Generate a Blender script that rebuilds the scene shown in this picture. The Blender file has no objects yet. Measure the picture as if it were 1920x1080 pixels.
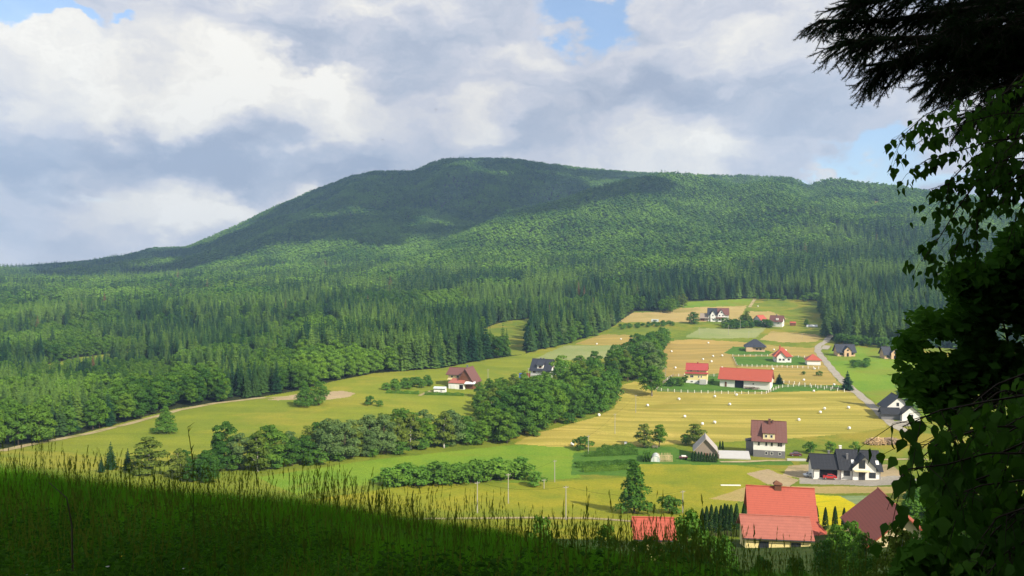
import bpy, math, random
import numpy as np
from mathutils import Vector, Matrix
R = math.radians
rng = np.random.default_rng(7); random.seed(7)
sc = bpy.context.scene
COL = sc.collection
# ------------------------------------------------------------------ camera
F = 1507.0; PITCH = math.atan(40/F)
cam = bpy.data.cameras.new('camera'); camo = bpy.data.objects.new('camera', cam); COL.objects.link(camo)
cam.sensor_width = 36; cam.lens = 36*F/1920; cam.clip_start = .1; cam.clip_end = 60000
camo.location = (0, 0, 0); camo.rotation_euler = (math.pi/2-PITCH, 0, 0)
sc.camera = camo
sc.view_settings.view_transform = 'Standard'; sc.view_settings.look = 'None'
sc.view_settings.exposure = .62; sc.view_settings.gamma = 1
# ------------------------------------------------------------------ sun
SUN_AZ, SUN_EL = 136, 36
S = Vector((math.sin(R(SUN_AZ))*math.cos(R(SUN_EL)), math.cos(R(SUN_AZ))*math.cos(R(SUN_EL)), math.sin(R(SUN_EL))))
sl = bpy.data.lights.new('sun', 'SUN'); sl.energy = 5.0; sl.angle = R(.5); sl.color = (1, .90, .74)
so = bpy.data.objects.new('sun', sl); COL.objects.link(so); so.rotation_euler = S.to_track_quat('Z', 'Y').to_euler()
# ------------------------------------------------------------------ node helper
class NT:
    def __init__(s, nt): s.nt = nt; s.L = nt.links
    def n(s, t, **k):
        nd = s.nt.nodes.new(t)
        for a, b in k.items(): setattr(nd, a, b)
        return nd
    def put(s, sock, v):
        if isinstance(v, bpy.types.NodeSocket): s.L.new(v, sock)
        elif v is not None: sock.default_value = v
    def m(s, op, a, b=None, c=None, clamp=False):
        nd = s.n('ShaderNodeMath', operation=op, use_clamp=clamp)
        s.put(nd.inputs[0], a); s.put(nd.inputs[1], b); s.put(nd.inputs[2], c); return nd.outputs[0]
    def xyz(s, v): nd = s.n('ShaderNodeSeparateXYZ'); s.put(nd.inputs[0], v); return nd.outputs
    def comb(s, x, y, z): nd = s.n('ShaderNodeCombineXYZ'); s.put(nd.inputs[0], x); s.put(nd.inputs[1], y); s.put(nd.inputs[2], z); return nd.outputs[0]
    def noise(s, v, scale, detail=4, rough=.55, out=0, dist=0):
        nd = s.n('ShaderNodeTexNoise'); s.put(nd.inputs['Vector'], v); nd.inputs['Scale'].default_value = scale
        nd.inputs['Detail'].default_value = detail; nd.inputs['Roughness'].default_value = rough; nd.inputs['Distortion'].default_value = dist
        return nd.outputs[out]
    def mix(s, f, a, b, mode='MIX'):
        nd = s.n('ShaderNodeMix', data_type='RGBA', blend_type=mode)
        s.put(nd.inputs[0], f)
        for i, v in ((6, a), (7, b)):
            if not isinstance(v, bpy.types.NodeSocket) and len(v) == 3: v = tuple(v)+(1,)
            s.put(nd.inputs[i], v)
        return nd.outputs[2]
    def ramp(s, f, stops, interp='LINEAR'):
        nd = s.n('ShaderNodeValToRGB'); nd.color_ramp.interpolation = interp
        e = nd.color_ramp.elements
        while len(e) < len(stops): e.new(.5)
        for q, (p, c) in zip(e, stops):
            q.position = p; q.color = tuple(c)+(1,) if len(c) == 3 else c
        s.put(nd.inputs[0], f); return nd.outputs[0]
    def maprange(s, v, a, b, c=0., d=1.):
        nd = s.n('ShaderNodeMapRange', interpolation_type='SMOOTHSTEP'); s.put(nd.inputs[0], v)
        for i, q in enumerate((a, b, c, d)): nd.inputs[i+1].default_value = q
        return nd.outputs[0]
# ------------------------------------------------------------------ projection helpers
def ray(px, py):
    a, b = (px-960)/F, (540-py)/F
    dy = math.cos(PITCH)+b*math.sin(PITCH); dz = b*math.cos(PITCH)-math.sin(PITCH)
    return a/dy, dz/dy                                   # x and z per metre of y
def project(x, y, z):
    d = y*math.cos(PITCH)-z*math.sin(PITCH); v = y*math.sin(PITCH)+z*math.cos(PITCH)
    return 960+F*x/d, 540-F*v/d
# ------------------------------------------------------------------ sky (world directions: azimuth and elevation)
w = bpy.data.worlds.new('World'); sc.world = w; w.use_nodes = True
N = NT(w.node_tree); w.node_tree.nodes.clear()
tc = N.n('ShaderNodeTexCoord').outputs['Generated']
nv = N.n('ShaderNodeVectorMath', operation='NORMALIZE'); N.put(nv.inputs[0], tc); D = nv.outputs[0]
X, Y, Z_ = N.xyz(D)
AZ = N.m('ARCTAN2', X, Y); EL = N.m('ARCSINE', Z_)
def azel(px, py):
    u, t = ray(px, py); return math.atan2(u, 1), math.atan2(t, math.hypot(u, 1))
st = N.comb(N.m('MULTIPLY', AZ, 1.), N.m('MULTIPLY', EL, 1.7), 0.)
wx = N.noise(st, 3.2, 3, .5, 1); wx2 = N.noise(st, 11, 5, .58, 1)
w1, w2, _ = N.xyz(wx); v1, v2, _ = N.xyz(wx2)
def warp(base, a, b): return N.m('ADD', base, N.m('ADD', N.m('MULTIPLY', N.m('SUBTRACT', a, .5), .13), N.m('MULTIPLY', N.m('SUBTRACT', b, .5), .115)))
AZw = warp(AZ, w1, v1); ELw = warp(EL, w2, v2)
def blob(px, py, rx, ry, amp, rot=0, az=AZw, el=ELw):
    a0, e0 = azel(px+18, py+22); rx /= F; ry /= F
    da = N.m('SUBTRACT', az, a0); de = N.m('SUBTRACT', el, e0); c, s_ = math.cos(R(rot)), math.sin(R(rot))
    p = N.m('MULTIPLY', N.m('ADD', N.m('MULTIPLY', da, c), N.m('MULTIPLY', de, s_)), 1/rx)
    q = N.m('MULTIPLY', N.m('SUBTRACT', N.m('MULTIPLY', de, c), N.m('MULTIPLY', da, s_)), 1/ry)
    r2 = N.m('ADD', N.m('MULTIPLY', p, p), N.m('MULTIPLY', q, q))
    return N.m('MULTIPLY', N.m('EXPONENT', N.m('MULTIPLY', N.m('POWER', r2, 1.5), -1.)), amp)
def total(l, base):
    o = base
    for x in l: o = N.m('ADD', o, x)
    return o
fine = N.noise(N.comb(AZw, N.m('MULTIPLY', ELw, 1.9), .3), 9, 8, .6)
big = N.noise(N.comb(AZw, N.m('MULTIPLY', ELw, 2.6), 4.), 3.4, 4, .5)
base = N.m('ADD', N.m('MULTIPLY', N.m('SUBTRACT', fine, .5), 1.55), N.m('ADD', N.m('MULTIPLY', N.m('SUBTRACT', big, .5), .9), .49))
BR = total([blob(70, 120, 150, 85, .26), blob(330, 130, 150, 70, .2), blob(480, 150, 190, 62, .34, -14), blob(640, 180, 120, 55, .38, -35), blob(300, 190, 260, 60, .12),
            blob(370, 365, 260, 32, .38, 2), blob(110, 395, 110, 30, .12), blob(1190, 310, 130, 18, .42, -4), blob(1330, 250, 95, 60, .36), blob(1170, 205, 60, 40, .22),
            blob(1420, 60, 150, 75, .22), blob(860, 190, 150, 60, .16, -15), blob(960, 110, 120, 50, .12), blob(1560, 295, 55, 22, .2), blob(230, 445, 60, 22, .16), blob(1800, 250, 180, 70, .12),
            blob(120, 265, 330, 42, -.30), blob(480, 285, 300, 36, -.36, -9), blob(760, 300, 200, 45, -.26, -8), blob(700, 70, 190, 45, -.22), blob(560, 75, 110, 26, -.3, -10),
            blob(230, 100, 60, 26, -.3), blob(1400, 180, 200, 55, -.3, -12), blob(1180, 110, 130, 70, -.16), blob(1020, 250, 170, 40, -.12), blob(270, 430, 240, 26, -.16),
            blob(800, 130, 150, 30, -.12), blob(1620, 200, 150, 60, -.12)], base)
cloud = N.ramp(BR, [(0., (.38, .43, .54)), (.28, (.49, .53, .62)), (.5, (.62, .63, .69)), (.72, (.79, .77, .75)), (.92, (.93, .89, .81)), (1., (1., .96, .87))])
GAP = total([blob(10, 5, 70, 30, 1.5), blob(215, 38, 26, 12, 1.0), blob(110, 30, 60, 12, .8), blob(1105, 20, 60, 42, 1.3), blob(1610, 275, 95, 28, 1.), blob(1540, 322, 75, 24, 1.3), blob(1680, 320, 110, 24, .85),
             blob(1030, 5, 60, 20, .6), blob(90, 335, 130, 28, .42), blob(1900, 330, 120, 40, .6), blob(1560, 296, 48, 15, -.8)], N.m('MULTIPLY', N.m('SUBTRACT', fine, .52), 1.1))
gapf = N.maprange(GAP, .30, .95)
low = N.maprange(EL, .0, .10, .35, 0.)
sky = N.n('ShaderNodeTexSky', sky_type='NISHITA', sun_disc=False, sun_elevation=R(SUN_EL), sun_rotation=R(SUN_AZ), altitude=400, air_density=1., dust_density=.6, ozone_density=2.)
bg1 = N.n('ShaderNodeBackground'); N.put(bg1.inputs[0], sky.outputs[0]); bg1.inputs[1].default_value = .125
cl2 = N.mix(low, cloud, (.62, .68, .80))
bg2 = N.n('ShaderNodeBackground'); N.put(bg2.inputs[0], cl2); bg2.inputs[1].default_value = .72
mx = N.n('ShaderNodeMixShader'); N.put(mx.inputs[0], N.m('MULTIPLY', gapf, .85)); N.L.new(bg2.outputs[0], mx.inputs[1]); N.L.new(bg1.outputs[0], mx.inputs[2])
wo = N.n('ShaderNodeOutputWorld'); N.L.new(mx.outputs[0], wo.inputs[0])
# ------------------------------------------------------------------ terrain (height in metres relative to the eye)
PXS = [-400, 0, 150, 300, 450, 600, 740, 850, 960, 1080, 1200, 1350, 1500, 1650, 1800, 2300]
CO = [-400, 0, 300, 600, 900, 1200, 1500, 1800, 2300]
TB = {0: [-2]*9, 18: [-5.2, -5.2, -5.4, -6, -6.5, -7, -7.3, -7.3, -7.3], 40: [-12, -12, -12.5, -14, -15.5, -17, -18, -18, -18],
 100: [-32, -32, -33, -36, -38, -40, -40, -38, -36], 150: [-45, -45, -46, -49, -51, -52, -51, -48, -46], 200: [-54, -53, -56, -59, -61, -62, -62, -58, -56],
 250: [-57, -57, -60, -62, -66, -67, -68, -66, -64], 300: [-60, -61, -61.5, -63, -68, -69, -70, -69, -68], 350: [-62, -62, -62, -62.5, -67, -68.5, -69, -69, -68],
 400: [-64, -64, -63, -62, -64, -67, -67, -67, -66], 450: [-66, -66, -64, -61, -60, -65, -65, -65, -64], 500: [-66, -66, -64, -60, -60, -62, -63, -64, -62],
 600: [-66, -66, -62, -57, -58, -58, -59.5, -58, -55], 700: [-62, -62, -58, -52, -54, -52, -52, -42, -38], 850: [-52, -52, -50, -42, -40, -36, -34, -15, -5],
 1000: [-45, -45, -42, -32, -25, -12, -10, 8, 20], 1200: [-38, -38, -34, -22, -5, 15, 25, 45, 55]}
UP = {1500: [-34, -34, -30, -24, -14, -4, 15, 30, 45, 62, 76, 88, 96, 97, 95, 100],
 1800: [-32, -30, -22, -8, 14, 44, 72, 90, 96, 112, 140, 152, 165, 160, 132, 125],
 2150: [-30, -26, -12, 12, 55, 108, 150, 180, 188, 178, 172, 190, 214, 205, 160, 130],
 2550: [-30, -22, 12, 42, 95, 226, 284, 326, 320, 290, 266, 250, 225, 235, 205, 150],
 3000: [-60, -60, -30, 10, 70, 190, 260, 300, 290, 250, 230, 215, 215, 225, 190, 120],
 4500: [-200]*16, 9000: [-500]*16}
us = lambda p: (np.array(p, float)-960)/F
UG = np.linspace(-1.3, 1.3, 105); dk = sorted(list(TB)+list(UP))
def row(d): return np.interp(UG, us(CO) if d in TB else us(PXS), TB.get(d) or UP[d])
LG = np.linspace(math.log(1+0/60), math.log(1+9000/60), 240)
dg = (np.exp(LG)-1)*60
rows = np.array([row(d) for d in dk])
TG = np.array([np.interp(dg, dk, rows[:, j]) for j in range(len(UG))]).T      # [d, u]
def blur(A, ax, s):
    k = np.exp(-.5*(np.arange(-3*s, 3*s+1)/s)**2); k /= k.sum(); n = len(k)//2
    P = np.pad(A, [(n, n) if a == ax else (0, 0) for a in (0, 1)], 'edge')
    return np.apply_along_axis(lambda v: np.convolve(v, k, 'valid'), ax, P)
TG = blur(blur(TG, 0, 2), 1, 1)
def bil(G, i, j):
    i = np.clip(i, 0, G.shape[0]-1.001); j = np.clip(j, 0, G.shape[1]-1.001); a = i.astype(int); b = j.astype(int); s, t = i-a, j-b
    return G[a, b]*(1-s)*(1-t)+G[a+1, b]*s*(1-t)+G[a, b+1]*(1-s)*t+G[a+1, b+1]*s*t
NG = [np.random.default_rng(40+k).uniform(-1, 1, (257, 257)) for k in range(5)]
def vn(x, y, sc_, k=0):
    x = np.asarray(x, float)/sc_+77.3; y = np.asarray(y, float)/sc_+31.7; xi = np.floor(x).astype(int); yi = np.floor(y).astype(int)
    s, t = x-xi, y-yi; s = s*s*(3-2*s); t = t*t*(3-2*t); G = NG[k]; a, b, c, d = xi % 256, yi % 256, (xi+1) % 256, (yi+1) % 256
    return G[a, b]*(1-s)*(1-t)+G[c, b]*s*(1-t)+G[a, d]*(1-s)*t+G[c, d]*s*t
def sst(x, a, b): t = np.clip((x-a)/(b-a), 0, 1); return t*t*(3-2*t)
def W3(px, d, h): return ((px-960)/F*d, d, h)
SPURS = [([W3(1330, 1900, 42), W3(1220, 1780, 50), W3(1080, 1650, 46), W3(960, 1500, 34), W3(860, 1330, 12)], 120),
         ([W3(1250, 2350, -34), W3(1080, 2080, -52), W3(900, 1800, -48), W3(760, 1500, -22)], 130),
         ([W3(1420, 2050, -20), W3(1370, 1800, -44), W3(1340, 1500, -36), W3(1310, 1250, -10)], 90),
         ([W3(1500, 2100, 20), W3(1450, 1750, 34), W3(1440, 1400, 22)], 90),
         ([W3(1490, 2200, 10), W3(1600, 1950, 24), W3(1700, 1800, 28), W3(1900, 1650, 26)], 90),
         ([W3(1540, 2350, -26), W3(1660, 2180, -60), W3(1780, 2080, -64), W3(1960, 1980, -60)], 95),
         ([W3(740, 2500, 26), W3(640, 2100, 34), W3(560, 1800, 24), W3(470, 1500, 8)], 110),
         ([W3(860, 2400, 6), W3(820, 2050, 30), W3(780, 1750, 26), W3(700, 1450, 10)], 80),
         ([W3(560, 2400, -14), W3(520, 2000, -30), W3(430, 1700, -16)], 90),
         ([W3(1000, 2450, -16), W3(960, 2150, -30), W3(900, 1950, -16)], 70)]
SILC = None
def terrain(x, y):
    x = np.asarray(x, float); y = np.asarray(y, float)
    s = np.interp(x, [-20, -14, -11, -5.5, -2.5, 0, 3, 6.5, 12], [.172, .180, .198, .222, .243, .264, .292, .325, .338])
    near = -1.65-s*y-.0012*np.maximum(y-8, 0)**2*.5
    near = near+.10*vn(x, y, 3, 1)*sst(y, 3, 7)+.05*vn(x, y, .9, 2)
    yy = np.maximum(y, 1.); u = x/np.maximum(yy, 55); i = np.log(1+yy/60)/LG[-1]*(len(LG)-1); j = (u-UG[0])/(UG[-1]-UG[0])*(len(UG)-1)
    far = bil(TG, i, j)
    far = far+vn(x, y, 45, 0)*.5*sst(y, 150, 250)+vn(x, y, 14, 3)*.12
    for (pts, wd_) in SPURS:
        best = np.full(np.shape(far), 1e9); am = np.zeros(np.shape(far))
        for (a, b) in zip(pts, pts[1:]):
            ax, ay, bx, by = a[0], a[1], b[0], b[1]; L2 = (bx-ax)**2+(by-ay)**2; t = np.clip(((x-ax)*(bx-ax)+(y-ay)*(by-ay))/L2, 0, 1); d2 = (x-ax-t*(bx-ax))**2+(y-ay-t*(by-ay))**2
            k = d2 < best; am = np.where(k, a[2]+t*(b[2]-a[2]), am); best = np.where(k, d2, best)
        far = far+am*np.exp(-np.sqrt(best+900)/wd_)
    mt = sst(y, 1000, 1700)
    g = 1-np.abs(vn(x*1.0+y*.25, y*.45, 210, 2)); far = far+mt*((g-.6)*34+vn(x, y, 110, 4)*12)*(1-.75*sst(np.abs(y-2500), 300, 0))
    if SILC is not None: far = far+np.interp(u, SILC[0], SILC[1])*sst(y, 1250, 2150)
    k = sst(y, 16, 42)
    return near*(1-k)+far*k
SIL = [(-300, 540), (0, 503), (80, 498), (150, 492), (230, 481), (285, 466), (310, 466), (350, 464), (380, 452), (450, 421), (500, 396), (560, 370), (620, 346), (660, 331), (700, 322), (740, 321), (775, 322), (800, 311), (825, 301), (850, 297), (900, 298), (960, 299), (1050, 311), (1100, 317), (1200, 325), (1300, 329), (1400, 331),
       (1485, 334), (1500, 342), (1512, 348), (1525, 345), (1545, 338), (1570, 336), (1600, 341), (1650, 347), (1700, 354), (1750, 360), (1850, 374), (2000, 395), (2300, 430)]
_px = np.arange(-300, 2300, 12.); _u = us(_px); _d = np.geomspace(1100, 3000, 160); _cor = np.zeros(len(_px)); _tt = np.array([ray(960+F*a*.9997, b)[1] for a, b in zip(_u, np.interp(_px, *zip(*SIL)))])
for _ in range(5):
    _T = (terrain(_u[:, None]*_d[None], np.repeat(_d[None], len(_u), 0))+11.)/_d[None]; _j = _T.argmax(1); _e = (_tt-_T.max(1))*_d[_j]; _cor = _cor+_e*.9; SILC = (_u, _cor)
DS0 = np.geomspace(110, 1000, 700)
DS = np.concatenate([np.arange(3, 60, .25), np.geomspace(60, 5000, 5000)])
def at(px, py, start=120):
    u, t = ray(px, py); D_ = DS[DS >= start]; f = t*D_-terrain(u*D_, D_); n = np.argmax(f < 0)
    if f[n] >= 0: n = len(D_)-1
    if n == 0: d = D_[0]
    else: d = D_[n-1]+(D_[n]-D_[n-1])*f[n-1]/(f[n-1]-f[n])
    return Vector((u*d, d, float(terrain(u*d, d))))
def at_d(px, d): 
    u = (px-960)/F
    return Vector((u*d, d, float(terrain(u*d, d))))
def P(px, py, d): u, t = ray(px, py); return Vector((u*d, d, t*d))
def inpoly(px, py, poly):
    r = np.zeros(np.shape(px), bool); n = len(poly)
    for a in range(n):
        x0, y0 = poly[a]; x1, y1 = poly[(a+1) % n]
        if y0 == y1: continue
        c = ((y0 > py) != (y1 > py)) & (px < (x1-x0)*(py-y0)/(y1-y0)+x0); r ^= c
    return r
# forest edge (pixel line of the ground where the forest begins) and clearings in it
FE = [(-900, 880), (-50, 846), (60, 836), (170, 808), (330, 766), (480, 746), (560, 732), (620, 716), (700, 700), (830, 690), (900, 676), (985, 664), (1000, 658), (1060, 645), (1120, 626), (1150, 612),
      (1165, 600), (1190, 584), (1255, 582), (1285, 566), (1400, 560), (1530, 562), (1545, 600), (1556, 638), (1600, 644), (1720, 650), (1800, 655), (2300, 660)]
CLEAR = [[(893, 624), (915, 612), (950, 602), (998, 597), (1000, 615), (990, 640), (985, 664), (930, 668), (890, 650)], [(85, 684), (150, 670), (230, 660), (300, 655), (303, 664), (200, 676), (90, 694)], [(1625, 374), (1650, 378), (1648, 388), (1628, 384)]]
def is_forest(x, y):
    px, py = project(x, y, terrain(x, y)); f = (py < np.interp(px, *zip(*FE))) | (y > 880)
    for c in CLEAR: f &= ~inpoly(px, py, c)
    return f & (y > 235)
# ------------------------------------------------------------------ materials
def mat(name, rough=.8, spec=.3):
    m = bpy.data.materials.new(name); m.use_nodes = True; n = NT(m.node_tree); b = m.node_tree.nodes['Principled BSDF']
    b.inputs['Roughness'].default_value = rough; b.inputs['Specular IOR Level'].default_value = spec; return m, n, b
def plain(name, col, rough=.7, spec=.3, var=.15, scale=1.5, metal=0, bump=0):
    m, n, b = mat(name, rough, spec); b.inputs['Metallic'].default_value = metal
    o = n.n('ShaderNodeTexCoord').outputs['Object']; f = n.noise(o, scale, 5, .6)
    c = n.mix(f, tuple(c*(1-var) for c in col), tuple(min(1, c*(1+var)) for c in col)); n.put(b.inputs['Base Color'], c)
    if bump:
        bp = n.n('ShaderNodeBump'); bp.inputs['Strength'].default_value = bump; n.put(bp.inputs['Height'], f); n.put(b.inputs['Normal'], bp.outputs[0])
    return m
def groundmat(name, c1, c2, c3=None, scale=.09, fine=1.4, stripe=None, s_amt=.5, s_col=None):
    m, n, b = mat(name, .95, .1); o = n.n('ShaderNodeTexCoord').outputs['Object']
    f1 = n.noise(o, scale, 6, .62); c = n.mix(n.maprange(f1, .36, .64), c1, c2)
    if c3: c = n.mix(n.maprange(n.noise(o, scale*.45, 5, .6, dist=.6), .50, .66), c, c3)
    f2 = n.noise(o, fine, 4, .7); c = n.mix(n.maprange(f2, .3, .7, .0, .55), c, n.mix(1., c, (.45, .5, .4), 'MULTIPLY'))
    if stripe:
        mp = n.n('ShaderNodeMapping'); mp.inputs['Rotation'].default_value = (0, 0, R(stripe[0])); mp.inputs['Scale'].default_value = (stripe[1], stripe[2], 0.)
        wv = n.noise(o, .012, 2, .5, 1); vm = n.n('ShaderNodeVectorMath', operation='MULTIPLY_ADD'); n.put(vm.inputs[0], wv); vm.inputs[1].default_value = (stripe[3],)*3; n.put(vm.inputs[2], o)
        n.put(mp.inputs[0], vm.outputs[0]); sN = n.noise(mp.outputs[0], 1., 3, .65)
        c = n.mix(n.m('MULTIPLY', n.maprange(sN, .44, .60), s_amt), c, s_col)
        _, wy, _ = n.xyz(mp.outputs[0]); sw = n.m('MULTIPLY_ADD', n.m('SINE', n.m('MULTIPLY', wy, stripe[4])), .5, .5)
        c = n.mix(n.m('MULTIPLY', n.m('POWER', sw, 2.), s_amt*.7), c, s_col)
        s3 = n.m('MULTIPLY_ADD', n.m('SINE', n.m('MULTIPLY', wy, stripe[4]*3.1)), .5, .5); c = n.mix(n.m('MULTIPLY', n.m('POWER', s3, 3.), s_amt*.42), c, s_col)
    n.put(b.inputs['Base Color'], c)
    bp = n.n('ShaderNodeBump'); bp.inputs['Strength'].default_value = .6; bp.inputs['Distance'].default_value = .5; n.put(bp.inputs['Height'], f2); n.put(b.inputs['Normal'], bp.outputs[0])
    return m
G1, G2, G3 = (.21, .25, .022), (.13, .19, .018), (.31, .26, .035)
HAY1, HAY2, HAYS = (.54, .42, .10), (.44, .38, .075), (.24, .22, .035)
M = dict(
 forest_floor=groundmat('forest_floor', (.025, .035, .012), (.04, .05, .015), scale=.2),
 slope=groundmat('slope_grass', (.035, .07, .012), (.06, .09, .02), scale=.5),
 meadow=groundmat('meadow_grass', G1, G2, G3, scale=.05),
 meadow_left=groundmat('meadow_left', (.26, .29, .028), (.19, .245, .022), (.32, .30, .035), scale=.04, stripe=(-40, .01, .16, 30, 2.), s_amt=.22, s_col=(.12, .15, .02)),
 lush=groundmat('lush_grass', (.15, .27, .022), (.21, .31, .026), (.22, .25, .03), scale=.04),
 lawn=groundmat('mown_lawn', (.07, .17, .02), (.10, .20, .025), scale=.15),
 hay=groundmat('hay_stubble', HAY1, HAY2, (.34, .27, .05), scale=.03, stripe=(-9, .006, .14, 24, 3.2), s_amt=.75, s_col=HAYS),
 hay_left=groundmat('hay_stubble_curved', HAY1, HAY2, scale=.03, stripe=(-52, .006, .17, 30, 2.6), s_amt=.6, s_col=HAYS),
 hay_far=groundmat('hay_stubble_far', (.50, .34, .10), (.44, .32, .09), scale=.03, stripe=(62, .005, .13, 60, 2.5), s_amt=.7, s_col=(.27, .21, .06)),
 hay_mid=groundmat('hay_stubble_mid', (.48, .34, .095), (.42, .31, .08), scale=.03, stripe=(-6, .005, .16, 24, 2.5), s_amt=.7, s_col=(.26, .22, .055)),
 straw=groundmat('straw_field', (.46, .33, .13), (.50, .37, .15), (.33, .27, .08), scale=.05, stripe=(-25, .01, .12, 20, 2.), s_amt=.35, s_col=(.30, .26, .08)),
 pale=groundmat('pale_green_crop', (.27, .31, .12), (.33, .35, .14), (.24, .30, .09), scale=.04, stripe=(-8, .008, .2, 10, 3.), s_amt=.3, s_col=(.24, .27, .10)),
 golden=groundmat('golden_meadow', (.34, .31, .025), (.25, .27, .02), (.19, .24, .02), scale=.045),
 dirt=groundmat('bare_earth', (.42, .32, .19), (.48, .37, .22), (.30, .25, .12), scale=.1, stripe=(-60, .02, .35, 10, 2.), s_amt=.3, s_col=(.34, .26, .15)),
 gravel=groundmat('gravel', (.40, .36, .31), (.34, .31, .27), scale=.2),
 rape=groundmat('yellow_crop', (.72, .58, .01), (.62, .52, .01), (.45, .45, .02), scale=.4, fine=2.5),
 crop=groundmat('crop_rows', (.03, .12, .03), (.04, .14, .03), scale=.5, stripe=(58, .01, .05, 2, 30), s_amt=.6, s_col=(.30, .36, .16)),
)
# (object name, material, label, polygon in the photograph's pixels of the ground it covers)
REG = [
 ('meadow', 'meadow_left', [(-900, 1000), (-900, 860), (60, 830), (330, 765), (560, 728), (700, 696), (900, 672), (1000, 655), (1080, 636), (1160, 640), (1160, 660), (960, 720), (880, 790), (640, 880), (300, 1000)]),
 ('meadow', 'lush', [(480, 895), (700, 862), (960, 834), (1080, 836), (1100, 850), (1075, 875), (1090, 895), (960, 905), (740, 900), (560, 930)]),
 ('meadow', 'lush', [(1560, 650), (1700, 655), (1800, 690), (1740, 780), (1690, 785), (1600, 725), (1550, 675)]),
 ('meadow', 'golden', [(560, 940), (800, 905), (1000, 905), (1180, 895), (1200, 868), (1380, 872), (1480, 885), (1490, 905), (1400, 912), (1380, 945), (1200, 1010), (560, 1010)]),
 ('meadow', 'lawn', [(1075, 850), (1190, 836), (1260, 838), (1300, 850), (1340, 862), (1420, 866), (1480, 862), (1490, 872), (1380, 872), (1200, 870), (1180, 892), (1070, 890)]),
 ('hay_field', 'hay', [(1190, 715), (1230, 728), (1240, 735), (1440, 736), (1590, 732), (1615, 745), (1640, 768), (1668, 792), (1660, 802), (1600, 812), (1480, 822), (1290, 832), (1190, 838), (1085, 838), (1150, 790), (1190, 760)]),
 ('hay_field', 'hay_left', [(962, 832), (1000, 815), (1070, 795), (1120, 781), (1152, 765), (1160, 740), (1165, 722), (1190, 715), (1215, 722), (1190, 760), (1150, 790), (1085, 838), (1040, 838)]),
 ('hay_field', 'hay_far', [(1236, 660), (1240, 648), (1262, 638), (1300, 636), (1400, 642), (1395, 655), (1372, 668), (1383, 686), (1380, 695), (1350, 705), (1240, 706), (1244, 690)]),
 ('hay_field', 'hay_mid', [(1400, 642), (1470, 650), (1528, 652), (1534, 668), (1552, 690), (1575, 722), (1445, 720), (1380, 705), (1383, 686), (1372, 668), (1395, 655)]),
 ('meadow', 'lawn', [(1358, 662), (1375, 650), (1400, 650), (1450, 660), (1440, 666), (1380, 666)]),
 ('meadow', 'lawn', [(1374, 669), (1500, 668), (1530, 680), (1530, 685), (1384, 686)]),
 ('meadow', 'lawn', [(1232, 728), (1262, 708), (1350, 700), (1440, 704), (1445, 717), (1480, 722), (1588, 722), (1592, 732), (1440, 735), (1232, 735)]),
 ('hay_field', 'straw', [(1165, 598), (1188, 586), (1256, 584), (1280, 576), (1400, 573), (1386, 600), (1300, 604), (1160, 604)]),
 ('meadow', 'lush', [(1275, 577), (1292, 564), (1400, 558), (1413, 565), (1400, 573)]),
 ('meadow', 'meadow', [(1413, 565), (1540, 560), (1545, 592), (1405, 583)]),
 ('hay_field', 'straw', [(1402, 584), (1445, 584), (1478, 598), (1398, 599)]),
 ('crop_field', 'pale', [(1284, 632), (1312, 616), (1437, 615), (1418, 633), (1330, 635)]),
 ('hay_field', 'straw', [(1424, 637), (1448, 621), (1530, 627), (1542, 634), (1528, 641), (1470, 642)]),
 ('hay_field', 'hay_mid', [(1076, 646), (1100, 636), (1130, 627), (1190, 628), (1184, 648)]),
 ('crop_field', 'pale', [(1000, 674), (1030, 660), (1060, 648), (1190, 647), (1190, 665), (1100, 676)]),
 ('bare_ground', 'dirt', [(500, 750), (550, 740), (640, 733), (668, 737), (655, 744), (610, 750)]),
 ('bare_ground', 'dirt', [(1466, 892), (1478, 874), (1530, 870), (1650, 870), (1672, 872), (1700, 893), (1640, 898), (1500, 896)]),
 ('gravel_yard', 'gravel', [(1498, 896), (1700, 892), (1740, 905), (1640, 911), (1500, 907)]),
 ('bare_ground', 'dirt', [(1400, 888), (1440, 880), (1470, 892), (1498, 900), (1480, 912), (1440, 908)]),
 ('hay_field', 'straw', [(1330, 936), (1400, 912), (1690, 912), (1700, 925), (1500, 925), (1390, 940)]),
 ('crop_field', 'rape', [(1520, 928), (1573, 929), (1600, 943), (1625, 960), (1610, 985), (1520, 985)]),
 ('crop_field', 'crop', [(1573, 929), (1650, 929), (1650, 965), (1625, 960), (1600, 943)]),
]
# one grid, split face by face into the ground's regions
print('terrain grid')
nu = 1240
ys = np.concatenate([np.linspace(-70, 2, 20)[:-1], np.linspace(2, 30, 90)[:-1], np.linspace(30, 185, 60)[:-1], np.geomspace(185, 880, 430)[:-1], np.geomspace(880, 3400, 150)[:-1], np.geomspace(3400, 9000, 12)])
uu = np.linspace(-1, 1, nu); uu = np.sign(uu)*(np.abs(uu)*.72+np.abs(uu)**5*.5)
YY, UU = np.meshgrid(ys, uu, indexing='ij'); XX = UU*np.sqrt(np.maximum(YY, 0)**2+45**2); ZZ = terrain(XX, YY)
nv_ = len(ys); V = np.stack([XX, YY, ZZ], -1).reshape(-1, 3)
idx = np.arange(nv_*nu).reshape(nv_, nu)
Q = np.stack([idx[:-1, :-1], idx[:-1, 1:], idx[1:, 1:], idx[1:, :-1]], -1).reshape(-1, 4)
C = V[Q].mean(1)
cpx, cpy = project(C[:, 0], C[:, 1], C[:, 2]); jx = vn(C[:, 0], C[:, 1], 3.5, 1)*1.3; jy = vn(C[:, 0], C[:, 1], 4, 3)*.7
reg = np.zeros(len(Q), int); valley = C[:, 1] > 150
for k, (nm, mt_, poly) in enumerate(REG): reg[inpoly(cpx+jx, cpy+jy, poly) & valley & (C[:, 1] < 900)] = k+2
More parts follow.
